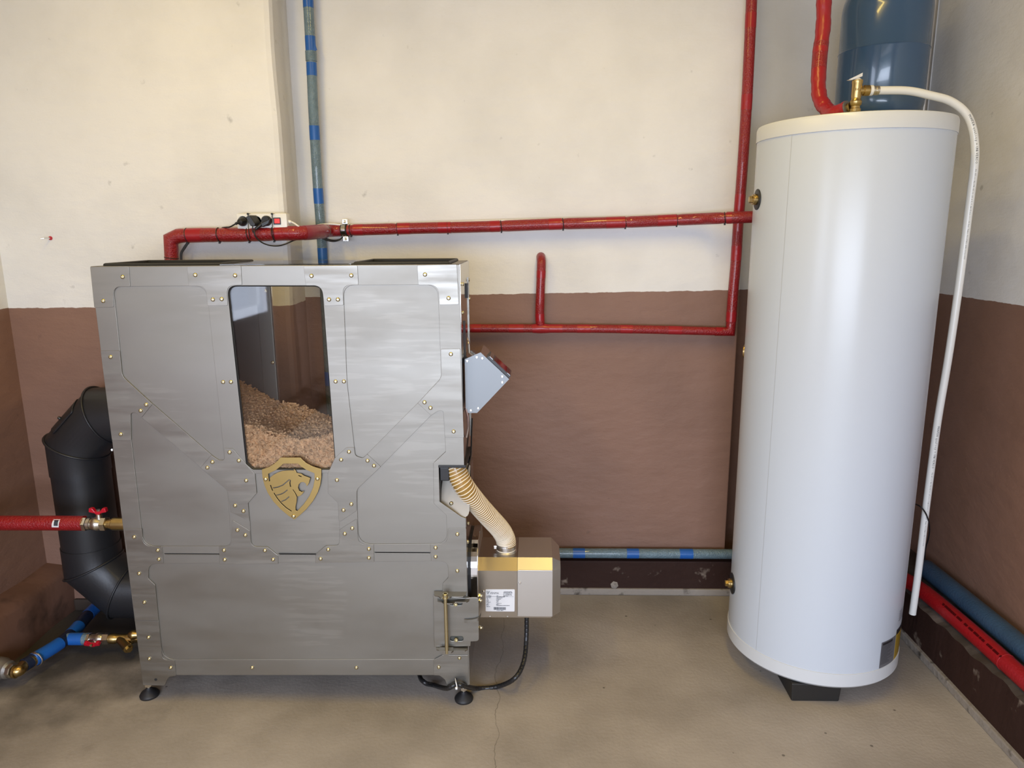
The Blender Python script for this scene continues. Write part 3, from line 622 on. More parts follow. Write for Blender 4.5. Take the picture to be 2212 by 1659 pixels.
# display on the slanted face
e0, e1 = fr[1], fr[2]; ex = (e1-e0).normalized(); en = V((-ex.z, 0, ex.x)); en = en if en.x > 0 else -en; L_ = (e1-e0).length
def quad(a, b, y0, y1, h0, h1): return [e0+ex*a*L_+V((0, y0, 0))+en*h0, e0+ex*b*L_+V((0, y0, 0))+en*h0, e0+ex*b*L_+V((0, y1, 0))+en*h0, e0+ex*a*L_+V((0, y1, 0))+en*h0]
bz = MB().prism(quad(.22, .98, .006, .10, .0005, 0), en*.007).build('display_bezel', M['blackp'], ctl)
MB().prism(quad(.25, .36, .012, .094, .0076, 0), en*.001).build('display_strip', M['mirror'], ctl)
MB().prism(quad(.40, .84, .014, .090, .0076, 0), en*.001).build('display_screen', M['screen'], ctl)
MB().prism(quad(.86, .96, .012, .094, .0076, 0), en*.001).build('display_strip', M['mirror'], ctl)

# heat exchanger standing behind the hopper, carries the flue
hx = MB().box((-1.20, YR+.003, .10), (-.35, 2.60, .72), .004).box((-1.20, YR+.003, .72), (-1.0, 2.60, 1.08), .004); hx.build('heat_exchanger', M['steel'], boiler)

# =================================================================== PELLETS (uncountable heap)
def lerp(a, b, t): return a+(b-a)*t
Fy = FY+.016; Ry = YR-.012
fpts = [onY(505, 905, Fy), onY(540, 925, Fy), onY(600, 950, Fy), onY(660, 953, Fy), onY(735, 935, Fy)]
rpts = [onY(470, 800, Ry), onY(518, 823, Ry), onY(560, 846, Ry), onY(605, 873, Ry), onY(660, 884, Ry), onY(718, 903, Ry), onY(760, 915, Ry)]
def ip(P, x):
    if x <= P[0].x: return P[0].z
    for a, b in zip(P, P[1:]):
        if x <= b.x: return lerp(a.z, b.z, (x-a.x)/(b.x-a.x))
    return P[-1].z
def hz(x, y): t = (y-Fy)/(Ry-Fy); return lerp(ip(fpts, x), ip(rpts, x), t)+.012*math.sin(x*23+1)*math.sin(y*19)
pm = MB(); nx, ny = 24, 12; xa, xb = -1.02, -.47
for i in range(nx+1):
    for j in range(ny+1):
        x = lerp(xa, xb, i/nx); y = lerp(Fy+.004, Ry, j/ny); pm.v.append(V((x, y, hz(x, y)-.008)))
for i in range(nx):
    for j in range(ny): a = i*(ny+1)+j; pm.f.append((a, a+1, a+ny+2, a+ny+1))
k = len(pm.v)
for i in range(nx+1): x = lerp(xa, xb, i/nx); pm.v.append(V((x, Fy+.004, .62)))
for i in range(nx): a = i*(ny+1); pm.f.append((a, a+ny+1, k+i+1, k+i))
rnd = random.Random(3)
def pel(c, ax, L, r=.0031, n=8):
    ax = ax.normalized(); u = ax.orthogonal().normalized(); w_ = ax.cross(u); k = len(pm.v)
    for h in (-L/2, L/2):
        for j in range(n): a = 2*PI*j/n; pm.v.append(c+ax*h+(u*math.cos(a)+w_*math.sin(a))*r)
    for j in range(n): b = (j+1) % n; pm.f.append((k+j, k+b, k+b+n, k+j+n))
    pm.f.append(tuple(range(k, k+n))); pm.f.append(tuple(range(k+n, k+2*n)))
for i in range(7800):
    x = rnd.uniform(xa+.01, xb-.01); y = rnd.uniform(Fy+.004, Ry); 
    ax = V((rnd.gauss(0, 1), rnd.gauss(0, 1), rnd.gauss(0, .35)))
    pel(V((x, y, hz(x, y)+rnd.uniform(-.004, .006))), ax, rnd.uniform(.008, .022))
for i in range(3000):
    x = rnd.uniform(-.89, -.58); z = rnd.uniform(.775, ip(fpts, x)+.004)
    ax = V((rnd.gauss(0, 1), rnd.gauss(0, .45), rnd.gauss(0, .7)))
    pel(V((x, Fy+rnd.uniform(-.001, .006), z)), ax, rnd.uniform(.007, .019))
tag(pm.build('wood_pellets', M['pellet'], None, True, 40, origin=(-.74, 2.2, .62)), 'brown wood pellets heaped behind the sight window of the boiler', 'pellets', kind='stuff')

# =================================================================== BURNER
BY, BC, BZ = 2.15, .032, .464
bx0, bxm, bx1, bx2 = -.181, onY(1118, 1240, BY).x, onY(1193.5, 1240, BY).x, onY(1211, 1240, BY+.02).x
bzb = zat(1100, 1331, BY)
burner = thing('pellet_burner', (-.05, 2.26, bzb), 'steel pellet burner box with a silver rating label bolted beside the boiler', 'burner')
YK = 2.372
def section(x, inset=0):
    i = inset
    return [(x, BY+i, bzb), (x, BY+i, BZ-BC), (x, BY+BC+i*.4, BZ-i), (x, YK-BC, BZ-i), (x, YK-i, BZ-BC), (x, YK-i, bzb)]
MB().prism(section(bx0), (bxm-bx0-.001, 0, 0)).build('burner_housing', M['burner'], burner)
cv = MB(); s1 = section(bxm); s2 = section(bx1)
s3 = [(bx2, BY+.03, bzb), (bx2, BY+.03, BZ-BC-.006), (bx2, BY+BC+.02, BZ-.022), (bx2, YK-BC-.02, BZ-.022), (bx2, YK-.03, BZ-BC-.006), (bx2, YK-.03, bzb)]
A = s1+s2+s3; cv.add(A, [tuple(range(6)), tuple(range(12, 18))]+[(i, (i+1) % 6, (i+1) % 6+6, i+6) for i in range(6)]+[(i+6, (i+1) % 6+6, (i+1) % 6+12, i+12) for i in range(6)])
cvo = cv.build('burner_cover', M['burner2'], burner)
cvo['label'] = 'lighter steel end cover with chamfered corners'
MB().box((bx0+.004, BY+.008, bzb-.010), (bx1-.002, YK-.01, bzb), .001).build('bottom_tray', M['burner'], burner)
MB().box((bxm+.002, BY-.0015, zat(1150, 1232, BY)-.003), (bx1, BY+.002, zat(1150, 1232, BY)), .0005).build('cover_lip', M['burner2'], cvo)
disc(bx0-.0035, .006, 2.256, .385, .120, .130, 'mounting_flange', M['burner2'], burner, 4)
MB().box((bx0-.002, 2.26, .40), (bx0+.002, 2.345, .52), .001).build('flange_tongue', M['steel_plate'], burner)
put(rivet_mesh, 'screw', onY(1123, 1259, BY-.0005), cvo); put(rivet_mesh, 'screw', onY(1044.5, 1277, BY-.0005), burner)
for px in (1058.5, 1096.5): put(rivet_mesh, 'screw', V((onY(px, 1333, BY).x, BY+.006, bzb-.003)), burner)
# label
lp = [onY(1049, 1273, BY-.0008), onY(1112, 1273, BY-.0008), onY(1111.5, 1321, BY-.0008), onY(1049, 1320.5, BY-.0008)]
lab = plate('rating_label', fillet([(p.x, p.z, .003) for p in lp], .003), [], BY-.001, .0008, M['label'], burner, .0001)
def lt(s, px, py, size, nm='label_text', bold=0): textmesh(nm, s, size, onY(px, py, BY-.0013), (1, 0, 0), (0, 0, 1), M['ink'], lab, bold=bold)
lt('VENMA', 1058.3, 1283, .0086)
lgo = MB()
for a, b in (((1051, 1277), (1054, 1283)), ((1054, 1283), (1057.5, 1277)), ((1053.5, 1277), (1055, 1280))):
    p, q = onY(*a, BY-.0014), onY(*b, BY-.0014); lgo.box((min(p.x, q.x)-.0003, BY-.0015, min(p.z, q.z)), (min(p.x, q.x)-.0003, BY-.0013, max(p.z, q.z))) if 0 else lgo.tube([p, q], .0006, 6)
lgo.build('label_logo', M['ink'], lab)
lt('CE', 1072.5, 1288, .0045)
# rows too small to read: broken lines of small strokes
rows = MB(); rnd = random.Random(11)
def strokes(px, py, wpx, hp):
    x = px
    while x < px+wpx:
        w_ = rnd.uniform(.25, .8); h_ = hp*rnd.choice((.7, .8, 1))
        if rnd.random() < .84:
            p, q = onY(x, py-h_, BY-.0014), onY(min(x+w_*.8, px+wpx), py, BY-.0014); rows.box((p.x, BY-.0015, q.z), (q.x, BY-.0012, p.z))
        x += w_
for k_, w_ in enumerate((18, 19.5, 17.5, 18.5, 10)): strokes(1087.5, 1279+k_*2.3, w_, 1.3)
for k_, (a_, b_) in enumerate(((10.5, 0), (10.5, 19), (10, 13.5), (3.5, 10.5), (5, 6.5), (5, 5), (9.5, 4.5), (7.5, 11), (5.5, 8), (4.5, 29), (8, 0))):
    strokes(1050.6, 1287.3+k_*2.35, a_, 1.2)
    if b_: strokes(1071.8, 1287.6+k_*2.35, b_, 1.2)
strokes(1073, 1319.4, 14, 1.3)
rows.build('label_text', M['ink'], lab)
p, q = onY(1050.5, 1288.4, BY-.0014), onY(1109.5, 1288.8, BY-.0014)
bar = MB().box((p.x, BY-.0015, p.z-.0002), (q.x, BY-.0012, p.z+.0002))
p, q = onY(1066.5, 1311.5, BY-.0014), onY(1093, 1317.5, BY-.0014); x = p.x; rnd = random.Random(5)
while x < q.x:
    ww = rnd.choice((.0005, .0008, .0011)); bar.box((x, BY-.0015, q.z), (x+ww, BY-.0012, p.z)); x += ww+rnd.choice((.0004, .0006))
bar.build('bar_code', M['ink'], lab)
# round inlet collar with clamp
hc = V((onZ(1093, 1190, BZ).x, 2.232, BZ))
MB().lathe([(.036, 0), (.034, .003), (.0305, .006), (.0300, .035), (.028, .036)], hc, n=32).build('inlet_collar', M['burner2'], burner, True)

# feed hose: translucent amber film with a cream spiral
hose = thing('feed_hose', hc+V((0, 0, .012)), 'ribbed cream and amber hose running down from the boiler to the burner', 'hose')
hp = smoothp([onY(978, 998, FY+.036), onY(990, 1028, FY+.032), onY(1006, 1056, FY+.034), onY(1031, 1088, FY+.07), onY(1054, 1114, FY+.10), onY(1077, 1139, FY+.135), onY(1088, 1155, FY+.155), hc+V((0, 0, .035)), hc+V((0, 0, .012))], 10)
HR = .0305
MB().tube(hp, HR, 32, False).build('hose_film', M['hose_film'], hose, True)
# arc length table
def arcs(P): 
    s = [0]
    for a, b in zip(P, P[1:]): s.append(s[-1]+(b-a).length)
    return s
def sample(P, s, x):
    for i in range(len(s)-1):
        if x <= s[i+1]: t = (x-s[i])/max(1e-9, s[i+1]-s[i]); return P[i].lerp(P[i+1], t), (P[i+1]-P[i]).normalized()
    return P[-1], (P[-1]-P[-2]).normalized()
sa = arcs(hp); x = .004; u = None; sp = []; prev = None
def pitch(t): return lerp(.0100, .0056, min(1, max(0, (t-.15)/.75)))
phi = 0
while x < sa[-1]-.012:
    c, t = sample(hp, sa, x)
    if u is None: u = t.orthogonal().normalized()
    u = (u-t*u.dot(t)).normalized(); w_ = t.cross(u)
    sp.append(c+(u*math.cos(phi)+w_*math.sin(phi))*(HR+.0008)); phi += 2*PI/22; x += pitch(x/sa[-1])/22
MB().tube(sp, .0017, 6).build('hose_spiral', M['hose_wire'], hose, True, 80)
cl = MB().lathe([(HR+.001, .0), (HR+.003, .0), (HR+.003, .011), (HR+.001, .011)], hc+V((0, 0, .010)), n=36).build('hose_clamp', M['chrome'], hose, True)
MB().box((hc.x-HR-.010, hc.y-.012, hc.z+.010), (hc.x-HR+.001, hc.y-.002, hc.z+.022), .002).build('clamp_screw', M['chrome'], cl)
MB().torus(hc+V((0, 0, .006)), (0, 0, 1), HR, .002).build('hose_end_ring', M['hose_wire'], hose, True, 80)

# black corrugated cable from the burner to the boiler
cbp = [V((onY(1138, 1336, 2.25).x, 2.25, bzb-.012)), onY(1137, 1380, 2.23), onY(1131, 1430, 2.17), onY(1112, 1465, 2.12), V(onZ(1075, 1483, .009)), V(onZ(1030, 1487, .009)), onY(1000, 1481, 2.045), onY(985, 1478, 2.05), onY(965, 1487, 2.06), V(onZ(935, 1488, .009))+V((0, .02, 0)), onY(917, 1474, 2.13), onY(905, 1452, 2.2), V((onY(900, 1440, 2.3).x, 2.3, .12))]
for p in cbp: p.z = max(p.z, .009)
cp = smoothp(cbp, 10); s_ = arcs(cp); cpp = []; cr_ = []; x = 0; k = 0
while x < s_[-1]:
    c, t = sample(cp, s_, x); cpp.append(c); cr_.append(.0078 if k % 6 < 5 else .0068); x += .0024; k += 1
cab = tag(MB().tube(cpp, cr_, 10).build('burner_cable', M['blackp'], None, True, 60, origin=cbp[5]), 'thick black cable looping from the burner underside along the floor', 'cable')
zt_ = thing('cable_tie', onY(985, 1478, 2.05), 'white cable tie holding the black cable below the boiler corner', 'cable tie')
ztm = MB().tube(smoothp([onY(983.5, 1466, FY-.012), onY(985, 1474, FY-.035), onY(987, 1484, FY-.038), onY(986, 1489, FY-.030)]), .0017, 8).box(tuple(onY(986, 1487, FY-.04)-V((.0035, .002, .003))), tuple(onY(986, 1487, FY-.04)+V((.0035, .003, .004))), .001)
ztm.build('tie_strap', M['white'], zt_, True)

# =================================================================== FLUE
fl = thing('flue_pipe', (-1.66, 2.5, .2), 'wide black flue pipe with two elbows left of the boiler', 'flue')
c1 = onY(172, 962, 2.5); c2 = onY(226, 890, 2.5); c3 = onY(200, 1220, 2.5); c4 = onY(254, 1270, 2.5); FR = .101
xv = -1.672; c1.x = xv; c3.x = xv; c2.x = xv+.115; c2.z = c1.z+.115; c4.x = xv+.105; c4.z = c3.z-.105
c0 = V((-1.19, 2.5, c2.z+.010)); c5 = V((-1.19, 2.5, c4.z)); c2b = V((c2.x, 2.5, c2.z))
zj0 = c1.z-.10; zj1 = c3.z+.09
MB().tube([c0, c2, c1, (xv, 2.5, zj0)], FR, 48, True, True).build('upper_elbow', M['flue'], fl, True, 30)
MB().tube([(xv, 2.5, zj0+.002), (xv, 2.5, zj1-.002)], FR-.003, 48).build('straight_pipe', M['flue'], fl, True, 30)
MB().tube([(xv, 2.5, zj1), c3, c4, c5], FR, 48, True, True).build('lower_elbow', M['flue'], fl, True, 30)
def ringat(a, b, c):
    t = ((b-a).normalized()+(c-b).normalized()).normalized(); mb = MB(); e = (b-a).normalized(); ax = e.cross(t).normalized(); bi = t.cross(ax); k = 1/e.dot(t); n = 48; pts = []
    for i in range(n+1):
        q = 2*PI*i/n; pts.append(b+ax*math.cos(q)*(FR+.002)+bi*math.sin(q)*(FR+.002)*k)
    mb.tube(pts, .0042, 8, False); mb.build('seam_ring', M['flue'], fl, True, 80)
z_up = V((xv, 2.5, zj0)); z_dn = V((xv, 2.5, zj1))
ringat(c0, c2, c1); ringat(c2, c1, z_up); ringat(z_dn, c3, c4); ringat(c3, c4, c5)
ic = c1.lerp(c2, .5)+V((-.072, -.0, .072)); 
hm = MB(); dirn = (c2-c1).normalized(); nrm = V((-.66, -.35, .66)).normalized()
hs = []; sd = dirn.cross(nrm)
for i in range(12):   # curved hatch plate hugging the elbow
    for j in range(9):
        a = (j/8-.5)*1.0; b_ = (i/11-.5)*.15*(1-.25*abs(j/8-.5)*2)
        rad = (nrm*math.cos(a)+sd*math.sin(a)); hs.append(c1.lerp(c2, .5)+rad*(FR+.0035)+dirn*b_)
hf = [(i*9+j, i*9+j+1, (i+1)*9+j+1, (i+1)*9+j) for i in range(11) for j in range(8)]
ho = MB(); ho.add(hs, hf); hto = ho.build('inspection_hatch', M['flue'], fl, True, 60); sm = hto.modifiers.new('s', 'SOLIDIFY'); sm.thickness = .002
MB().lathe([(.006, 0), (.006, .005), (.004, .009), (.0005, .0095)], c1.lerp(c2, .42)+(nrm*.99+sd*.12).normalized()*(FR+.004), nrm, 12).build('hatch_nut', M['blackp'], hto, True)
MB().lathe([(.0065, 0), (.0065, .006), (.0045, .012), (.0005, .0125)], onY(243, 971, 2.41), (.6, -1, .2), 8).build('clamp_bolt', M['chrome'], fl)

# =================================================================== PIPES
def tube_at(P, s, a, b, r, n=24, step=.01):
    x = a; pts = []
    while x < b: pts.append(sample(P, s, x)[0]); x += step
    pts.append(sample(P, s, b)[0]); return MB().tube(pts, r, n)
def nearest(P, s, q):   # arc position nearest to a photo point
    best = (1e9, 0)
    for i in range(400):
        x = s[-1]*i/399; c, _ = sample(P, s, x); v = R.transposed() @ (c-CAM); px = CX+v.x/-v.z*FOC; py = CY-v.y/-v.z*FOC
        dd = (px-q[0])**2+(py-q[1])**2
        if dd < best[0]: best = (dd, x)
    return best[1]
def bands(P, pairs, r, m, parent, nm='tape_band'):
    s = arcs(P)
    for a, b in pairs:
        x0, x1 = nearest(P, s, a), nearest(P, s, b)
        if x0 > x1: x0, x1 = x1, x0
        tube_at(P, s, x0, x1, r).build(nm, m, parent, True)
def tie(P, q, r, parent, m='black', nm='cable_tie', ax=None):
    s = arcs(P); x = nearest(P, s, q); c, t = sample(P, s, x)
    o = MB().torus(c, t+V((.06, 0, .10)), r+.0008, .0016, 28, 6); o.box(tuple(c+V((-.003, -.006, -r-.006))), tuple(c+V((.003, .000, -r))), .001)
    return o.build(nm, M[m], parent, True)

# main red pipe along the wall, from behind the boiler to the tank
mp_ = [onY(371, 600, 2.60), onY(371, 575, 2.60), onY(369, 540, 2.60), onY(370, 514, 2.60)]
mq = [onY(383, 510, 2.60), onY(430, 508, 2.60), onY(520, 507, 2.60), onY(600, 504.5, 2.60), onY(655, 503, 2.61), onY(690, 500.5, 2.70), onY(715, 498.5, 2.80), onY(780, 496.5, 2.80), onY(900, 493, 2.80), onY(1050, 489.5, 2.80), onY(1200, 484, 2.80), onY(1350, 480, 2.80), onY(1500, 473.5, 2.79), onY(1560, 471, 2.74), onY(1700, 466, 2.70)]
PR = .0205
mred = thing('insulated_pipe', mp_[1], 'thick red wrapped pipe along the back wall, rising from behind the boiler to the tank', 'pipe')
vert = [V((mp_[0].x, 2.60, 1.30)), V((mp_[0].x-.002, 2.60, 1.42)), V((mp_[3].x-.002, 2.60, mp_[3].z-.005))]
corner = [vert[0], vert[1], vert[2]]
hor = smoothp([vert[2]]+mq, 6)
kc = vert[2]
hs_ = arcs(hor); pts = []; rr = []; x = 0; tie_px = [(405, 508), (472, 507), (538, 505), (592, 504), (760, 498), (858, 494), (967, 491), (1083, 488), (1216, 483), (1352, 479), (1462, 476), (1567, 471)]
tx = [nearest(hor, hs_, q) for q in tie_px]
while x < hs_[-1]:
    c, t = sample(hor, hs_, x); dmin = min(abs(x-q) for q in tx)
    base = lerp(.0255, .0215, min(1, max(0, (x-.5)/.3)))
    pts.append(c); rr.append(base-.0018*math.exp(-(dmin/.012)**2)); x += .008
vb = onY(371, 572, 2.6)
MB().tube([kc+(vb-kc)*1.9, vb, kc]+pts[4:], [.0235, .0235, .0245]+rr[4:], 28, True, True).build('foam_jacket', M['red_foil'], mred, True, 50)
for i, q in enumerate(tie_px): tie(hor, q, lerp(.0245, .0198, min(1, max(0, (tx[i]-.5)/.3))), mred)
tie([kc+(vb-kc)*1.9, vb, kc], (371, 557), .0228, mred)
bands(hor, [((407, 508), (437, 508))], .0258, M['red_tape'], mred)
bands(hor, [((597, 504), (640, 503))], .0255, M['red_tape'], mred)
bands(hor, [((704, 499), (738, 498))], .0222, M['red_tape'], mred)
bands(hor, [((764, 497), (786, 496)), ((860, 494), (886, 493)), ((948, 491), (975, 491)), ((1058, 489), (1080, 488)), ((1186, 485), (1214, 484)), ((1310, 481), (1350, 480)), ((1420, 477), (1460, 476)), ((1568, 471), (1580, 470))], .0219, M['red_tape'], mred)
sx = nearest(hor, hs_, (668, 502)); c, t = sample(hor, hs_, sx)
tube_at(hor, hs_, nearest(hor, hs_, (658, 503)), nearest(hor, hs_, (699, 500)), .0262).build('bend_sleeve', mat('dull_red_wrap', (.25, .035, .05), .3, 0, .5, 60), mred, True)
x = nearest(hor, hs_, (701, 503)); c, t = sample(hor, hs_, x)
MB().torus(c, t, .0235, .0018).build('grey_bead', M['label_grey'], mred, True)
# bracket holding it
pc, tt = sample(hor, hs_, nearest(hor, hs_, (745, 498)))
pcl = thing('pipe_clamp', pc, 'bright metal pipe clamp with black liner around the red pipe by the pilaster', 'clamp')
MB().lathe([(.0225, -.012), (.0245, -.012), (.0245, .012), (.0225, .012)], pc, tt, 32).build('rubber_liner', M['black'], pcl, True)
MB().lathe([(.0245, -.007), (.0262, -.008), (.0262, .008), (.0245, .007)], pc, tt, 32).build('clamp_band', M['chrome'], pcl, True)
for s in (-1, 1):
    q = pc+V((.003, -.012, s*.032)); MB().box((q.x-.010, q.y-.0015, q.z-.009), (q.x+.010, q.y+.0015, q.z+.009), .001).build('clamp_ear', M['chrome'], pcl)
    MB().lathe([(.0055, 0), (.0055, .003), (.004, .004), (.0005, .0035)], q+V((0, -.0015, 0)), (0, -1, 0), 12).build('clamp_screw', M['zinc'], pcl)
MB().tube([pc+V((0, .02, 0)), V((pc.x, YB+.002, pc.z))], .005, 10).build('wall_stud', M['chrome'], pcl)

# riser and low red pipe with a branch
riser = [onY(1624.5, -60, 2.80), onY(1623.5, 0, 2.80), onY(1619, 100, 2.80), onY(1613, 220, 2.80), onY(1604, 360, 2.81), onY(1595, 480, 2.825), onY(1590, 560, 2.82), onY(1583, 640, 2.815), onY(1579, 695, 2.81)]
RR = .0195
rsr = smoothp(riser, 6); low = [rsr[-1]+V((0, 0, -.022)), onY(1560, 716, 2.81), onY(1480, 714, 2.81), onY(1380, 711.5, 2.81), onY(1260, 710, 2.81), onY(1100, 709.5, 2.81), onY(960, 709, 2.80), V((-.5, 2.80, onY(960, 709, 2.80).z+.005))]
rd = thing('insulated_pipe', low[3], 'red wrapped riser', 'pipe')
rd['label'] = 'red wrapped riser left of the tank, turning into a low pipe with short stub'
rd_h = low[0].lerp(low[1], .0)
cn = V((rsr[-1].x-.0005, rsr[-1].y, low[1].z-.0005))
MB().tube(rsr+[cn, cn+V((-.06, 0, 0))], [RR]*(len(rsr)-2)+[RR, .019, .0175, .0168], 24, True, True).build('riser_jacket', M['red_foil'], rd, True, 50)
lw = smoothp([cn+V((-.045, 0, 0))]+low[1:], 5)
MB().tube(lw, .0165, 24).build('low_jacket', M['red_foil'], rd, True)
bands(rsr, [((1617, 28), (1614, 60)), ((1608, 205), (1604, 238)), ((1599, 420), (1596, 458)), ((1588, 532), (1587, 562)), ((1581, 675), (1579, 700))], RR+.0004, M['red_tape'], rd)
bands(lw, [((1180, 710), (1214, 710)), ((1247, 710), (1274, 710)), ((1340, 711), (1366, 712)), ((1444, 714), (1472, 714)), ((1546, 716), (1575, 717)), ((1020, 710), (1038, 710)), ((1100, 710), (1130, 710))], .0169, M['red_tape'], rd)
stub = smoothp([onY(1168, 712, 2.81), onY(1166, 680, 2.81), onY(1167, 640, 2.81), onY(1169, 590, 2.812), onY(1169.5, 566, 2.82), onY(1168.5, 556, 2.845), onY(1168.5, 553, 2.87)], 6)
MB().tube(stub, .0178, 24).build('branch_jacket', M['red_foil'], rd, True)
bands(stub, [((1168, 692), (1167, 678)), ((1169, 600), (1169, 585))], .0182, M['red_tape'], rd)
MB().tube([onY(1150, 710, 2.81), onY(1168, 709, 2.81), onY(1186, 710, 2.81)], [.017, .0205, .017], 24).build('tee_wrap', M['red_tape'], rd, True)

# red pipe bending on to the tank top
TX, TY, TR_ = .98, 2.357, .278
rt_ = [onY(1782, -80, 2.52), onY(1780, 0, 2.52), onY(1778, 60, 2.52), onY(1771, 120, 2.51), onY(1768, 180, 2.49), onY(1772, 215, 2.47), onY(1786, 236, 2.44), V((.930, 2.40, 1.853)), V((.957, 2.36, 1.862))]
tpi = thing('insulated_pipe', rt_[4], 'crinkled red taped pipe bending down on to the tank top beside the brass valve', 'pipe')
rtp = smoothp(rt_, 8); MB().tube(rtp, [.0225+.0009*math.sin(i*.9)+.0006*math.sin(i*2.3) for i in range(len(rtp))], 24).build('taped_jacket', M['red_tape'], tpi, True)
bands(rtp, [((1775, 92), (1768, 150))], .0232, M['red_foil'], tpi, 'foam_jacket')
MB().lathe([(.0225, -.003), (.0225, .004)], rtp[-1], rtp[-1]-rtp[-3], 24).build('grey_end', M['label_grey'], tpi, True)
MB().lathe([(.014, 0), (.014, .014)], rtp[-1], rtp[-1]-rtp[-3], 20).build('brass_end', M['brass'], tpi, True)

# blue-taped vertical pipe in the recess
bl = smoothp([onY(664, -60, 2.80), onY(665.5, 0, 2.80), onY(672, 120, 2.80), onY(677, 240, 2.80), onY(685, 380, 2.81), onY(692, 480, 2.825), onY(697.5, 560, 2.83), onY(702, 640, 2.825), onY(713, 840, 2.82), V((onY(716, 900, 2.82).x, 2.82, .18))], 6)
bp_ = thing('insulated_pipe', bl[-1], 'vertical grey pipe with blue tape bands in the recess behind the boiler', 'pipe')
MB().tube(bl, .0185, 24).build('foam_jacket', M['teal_foil'], bp_, True)
bands(bl, [((665, -20), (666, 18)), ((669, 79), (671, 110)), ((671, 136), (672, 165)), ((679, 272), (680, 302)), ((687, 406), (689, 438)), ((695, 534), (697, 562)), ((712, 803), (713, 832))], .0189, M['blue_tape'], bp_)
MB().add([], [])
tf = MB(); q = [onY(677, 82, 2.79), onY(685, 108, 2.795), onY(676, 111, 2.785)]
tf.prism(q, (0, .0015, 0)).build('loose_tape_end', M['blue_tape'], bp_)
bands(bl, [((670, 111), (672, 134))], .0205, M['teal_foil'], bp_, 'pipe_sleeve')
# low grey-blue pipe along the back plinth
bz = onY(1390, 1196, 2.81).z
lp_ = [V((-.6, 2.812, bz+.002)), V((0, 2.812, bz)), V((.5, 2.812, bz)), V((1.1, 2.812, bz)), V((1.38, 2.812, bz))]
lb_ = thing('insulated_pipe', lp_[2], 'grey pipe with three blue tape bands resting on the back wall ledge', 'pipe')
lbs = smoothp(lp_, 6); MB().tube(lbs, .0205, 24).build('foam_jacket', M['teal_foil'], lb_, True)
bands(lbs, [((1237, 1196), (1263, 1196)), ((1353, 1197), (1378, 1197)), ((1467, 1197), (1495, 1198))], .0210, M['blue_tape'], lb_)
# two pipes on the right ledge
q0 = V((1.520, 2.615, .214)); bpt = [q0+V((.03, .035, -.045)), q0+V((.010, .022, -.010)), q0+V((0, -.01, 0)), V((1.520, 2.3, .220)), V((1.521, 1.9, .224)), V((1.522, 1.2, .226)), V((1.52, .2, .226))]
o = MB().tube(smoothp(bpt, 8), .0345, 32).build('insulated_pipe', M['blue_soft'], None, True, origin=(1.52, 1.9, .224)); tag(o, 'fat slate-blue foam-clad pipe lying on the right ledge above the red one', 'pipe')
bpr = [V((1.30, 2.74, .17)), V((1.38, 2.64, .18)), V((1.425, 2.5, .186)), V((1.437, 2.2, .190)), V((1.437, 1.9, .193)), V((1.437, 1.2, .195)), V((1.437, .2, .195))]
for v in bpr: v.z += .012; v.x += .003
rro = thing('insulated_pipe', (1.437, 1.9, .193), 'red foam-clad pipe lying on the right ledge below the blue one', 'pipe')
rps = smoothp(bpr, 8); MB().tube(rps, .0275, 32).build('foam_jacket', M['red_soft'], rro, True)
c, t = sample(rps, arcs(rps), nearest(rps, arcs(rps), (2178, 1428))); MB().torus(c, t, .0275, .0012).build('joint', M['red_tape'], rro, True)
pm_ = MB(); rnd = random.Random(21); y_ = 2.34
while y_ > 2.02:     # illegible print on the foam jacket
    w_ = rnd.uniform(.003, .008)
    if rnd.random() < .75: pm_.prism([V((1.419, y_, .2225)), V((1.419, y_-w_*.8, .2225)), V((1.4245, y_-w_*.8, .2275)), V((1.4245, y_, .2275))], (-.0007, 0, .0007))
    y_ -= w_
pm_.build('pipe_print', mat('dark_red_ink', (.07, .003, .004), .8, spec=.05), rro)

# red supply pipe on the left with ball valve
LY = 2.2; ZL = .566
sup = thing('insulated_pipe', (-1.7, LY, ZL), 'red foam-clad pipe from the left wall to the ball valve with a white sticker', 'pipe')
xe = onY(182, 1130, LY).x
MB().tube([(XL-.01, LY, ZL+.0), (-1.8, LY, ZL), (-1.6, LY, ZL+.001), (xe, LY, ZL+.001)], .0245, 28).build('foam_jacket', M['red_foil'], sup, True)
stx0, stx1 = onY(123, 1120, LY).x, onY(138, 1120, LY).x
sk = MB(); n = 10
for i in range(n+1):
    a = math.radians(lerp(12, 98, i/n)); sk.v += [V((stx0-.004*i/n, LY-.0252*math.sin(a), ZL+.0252*math.cos(a))), V((stx1-.004*i/n, LY-.0252*math.sin(a), ZL+.0252*math.cos(a)))]
for i in range(n): sk.f.append((2*i, 2*i+1, 2*i+3, 2*i+2))
sko = sk.build('paper_sticker', M['label'], sup, True)
bk = MB()
for i in range(14):
    a = math.radians(lerp(45, 84, i/13)); bk.box((stx0+.004, LY-.0258*math.sin(a)-.0003, ZL+.0258*math.cos(a)-.0004*(1+i % 3*.5)), (stx1-.006, LY-.0258*math.sin(a)+.0003, ZL+.0258*math.cos(a)+.0004))
bk.build('sticker_bars', M['ink'], sko)
val = thing('ball_valve', (xe+.03, LY, ZL), 'nickel ball valve with red butterfly handle between red pipe and boiler side', 'valve')
def X(px): return onY(px, 1130, LY).x
zl = ZL-.001
MB().lathe([(.0245, 0), (.0245, .011)], (xe, LY, zl), (1, 0, 0), 6).build('steel_nut', M['chrome'], val)
MB().lathe([(.017, 0), (.0205, .002), (.0205, .012), (.018, .014), (.019, .018), (.0235, .028), (.0235, .036), (.018, .046), (.018, .05)], (xe+.011, LY, zl), (1, 0, 0), 28).build('valve_body', M['nickel'], val, True)
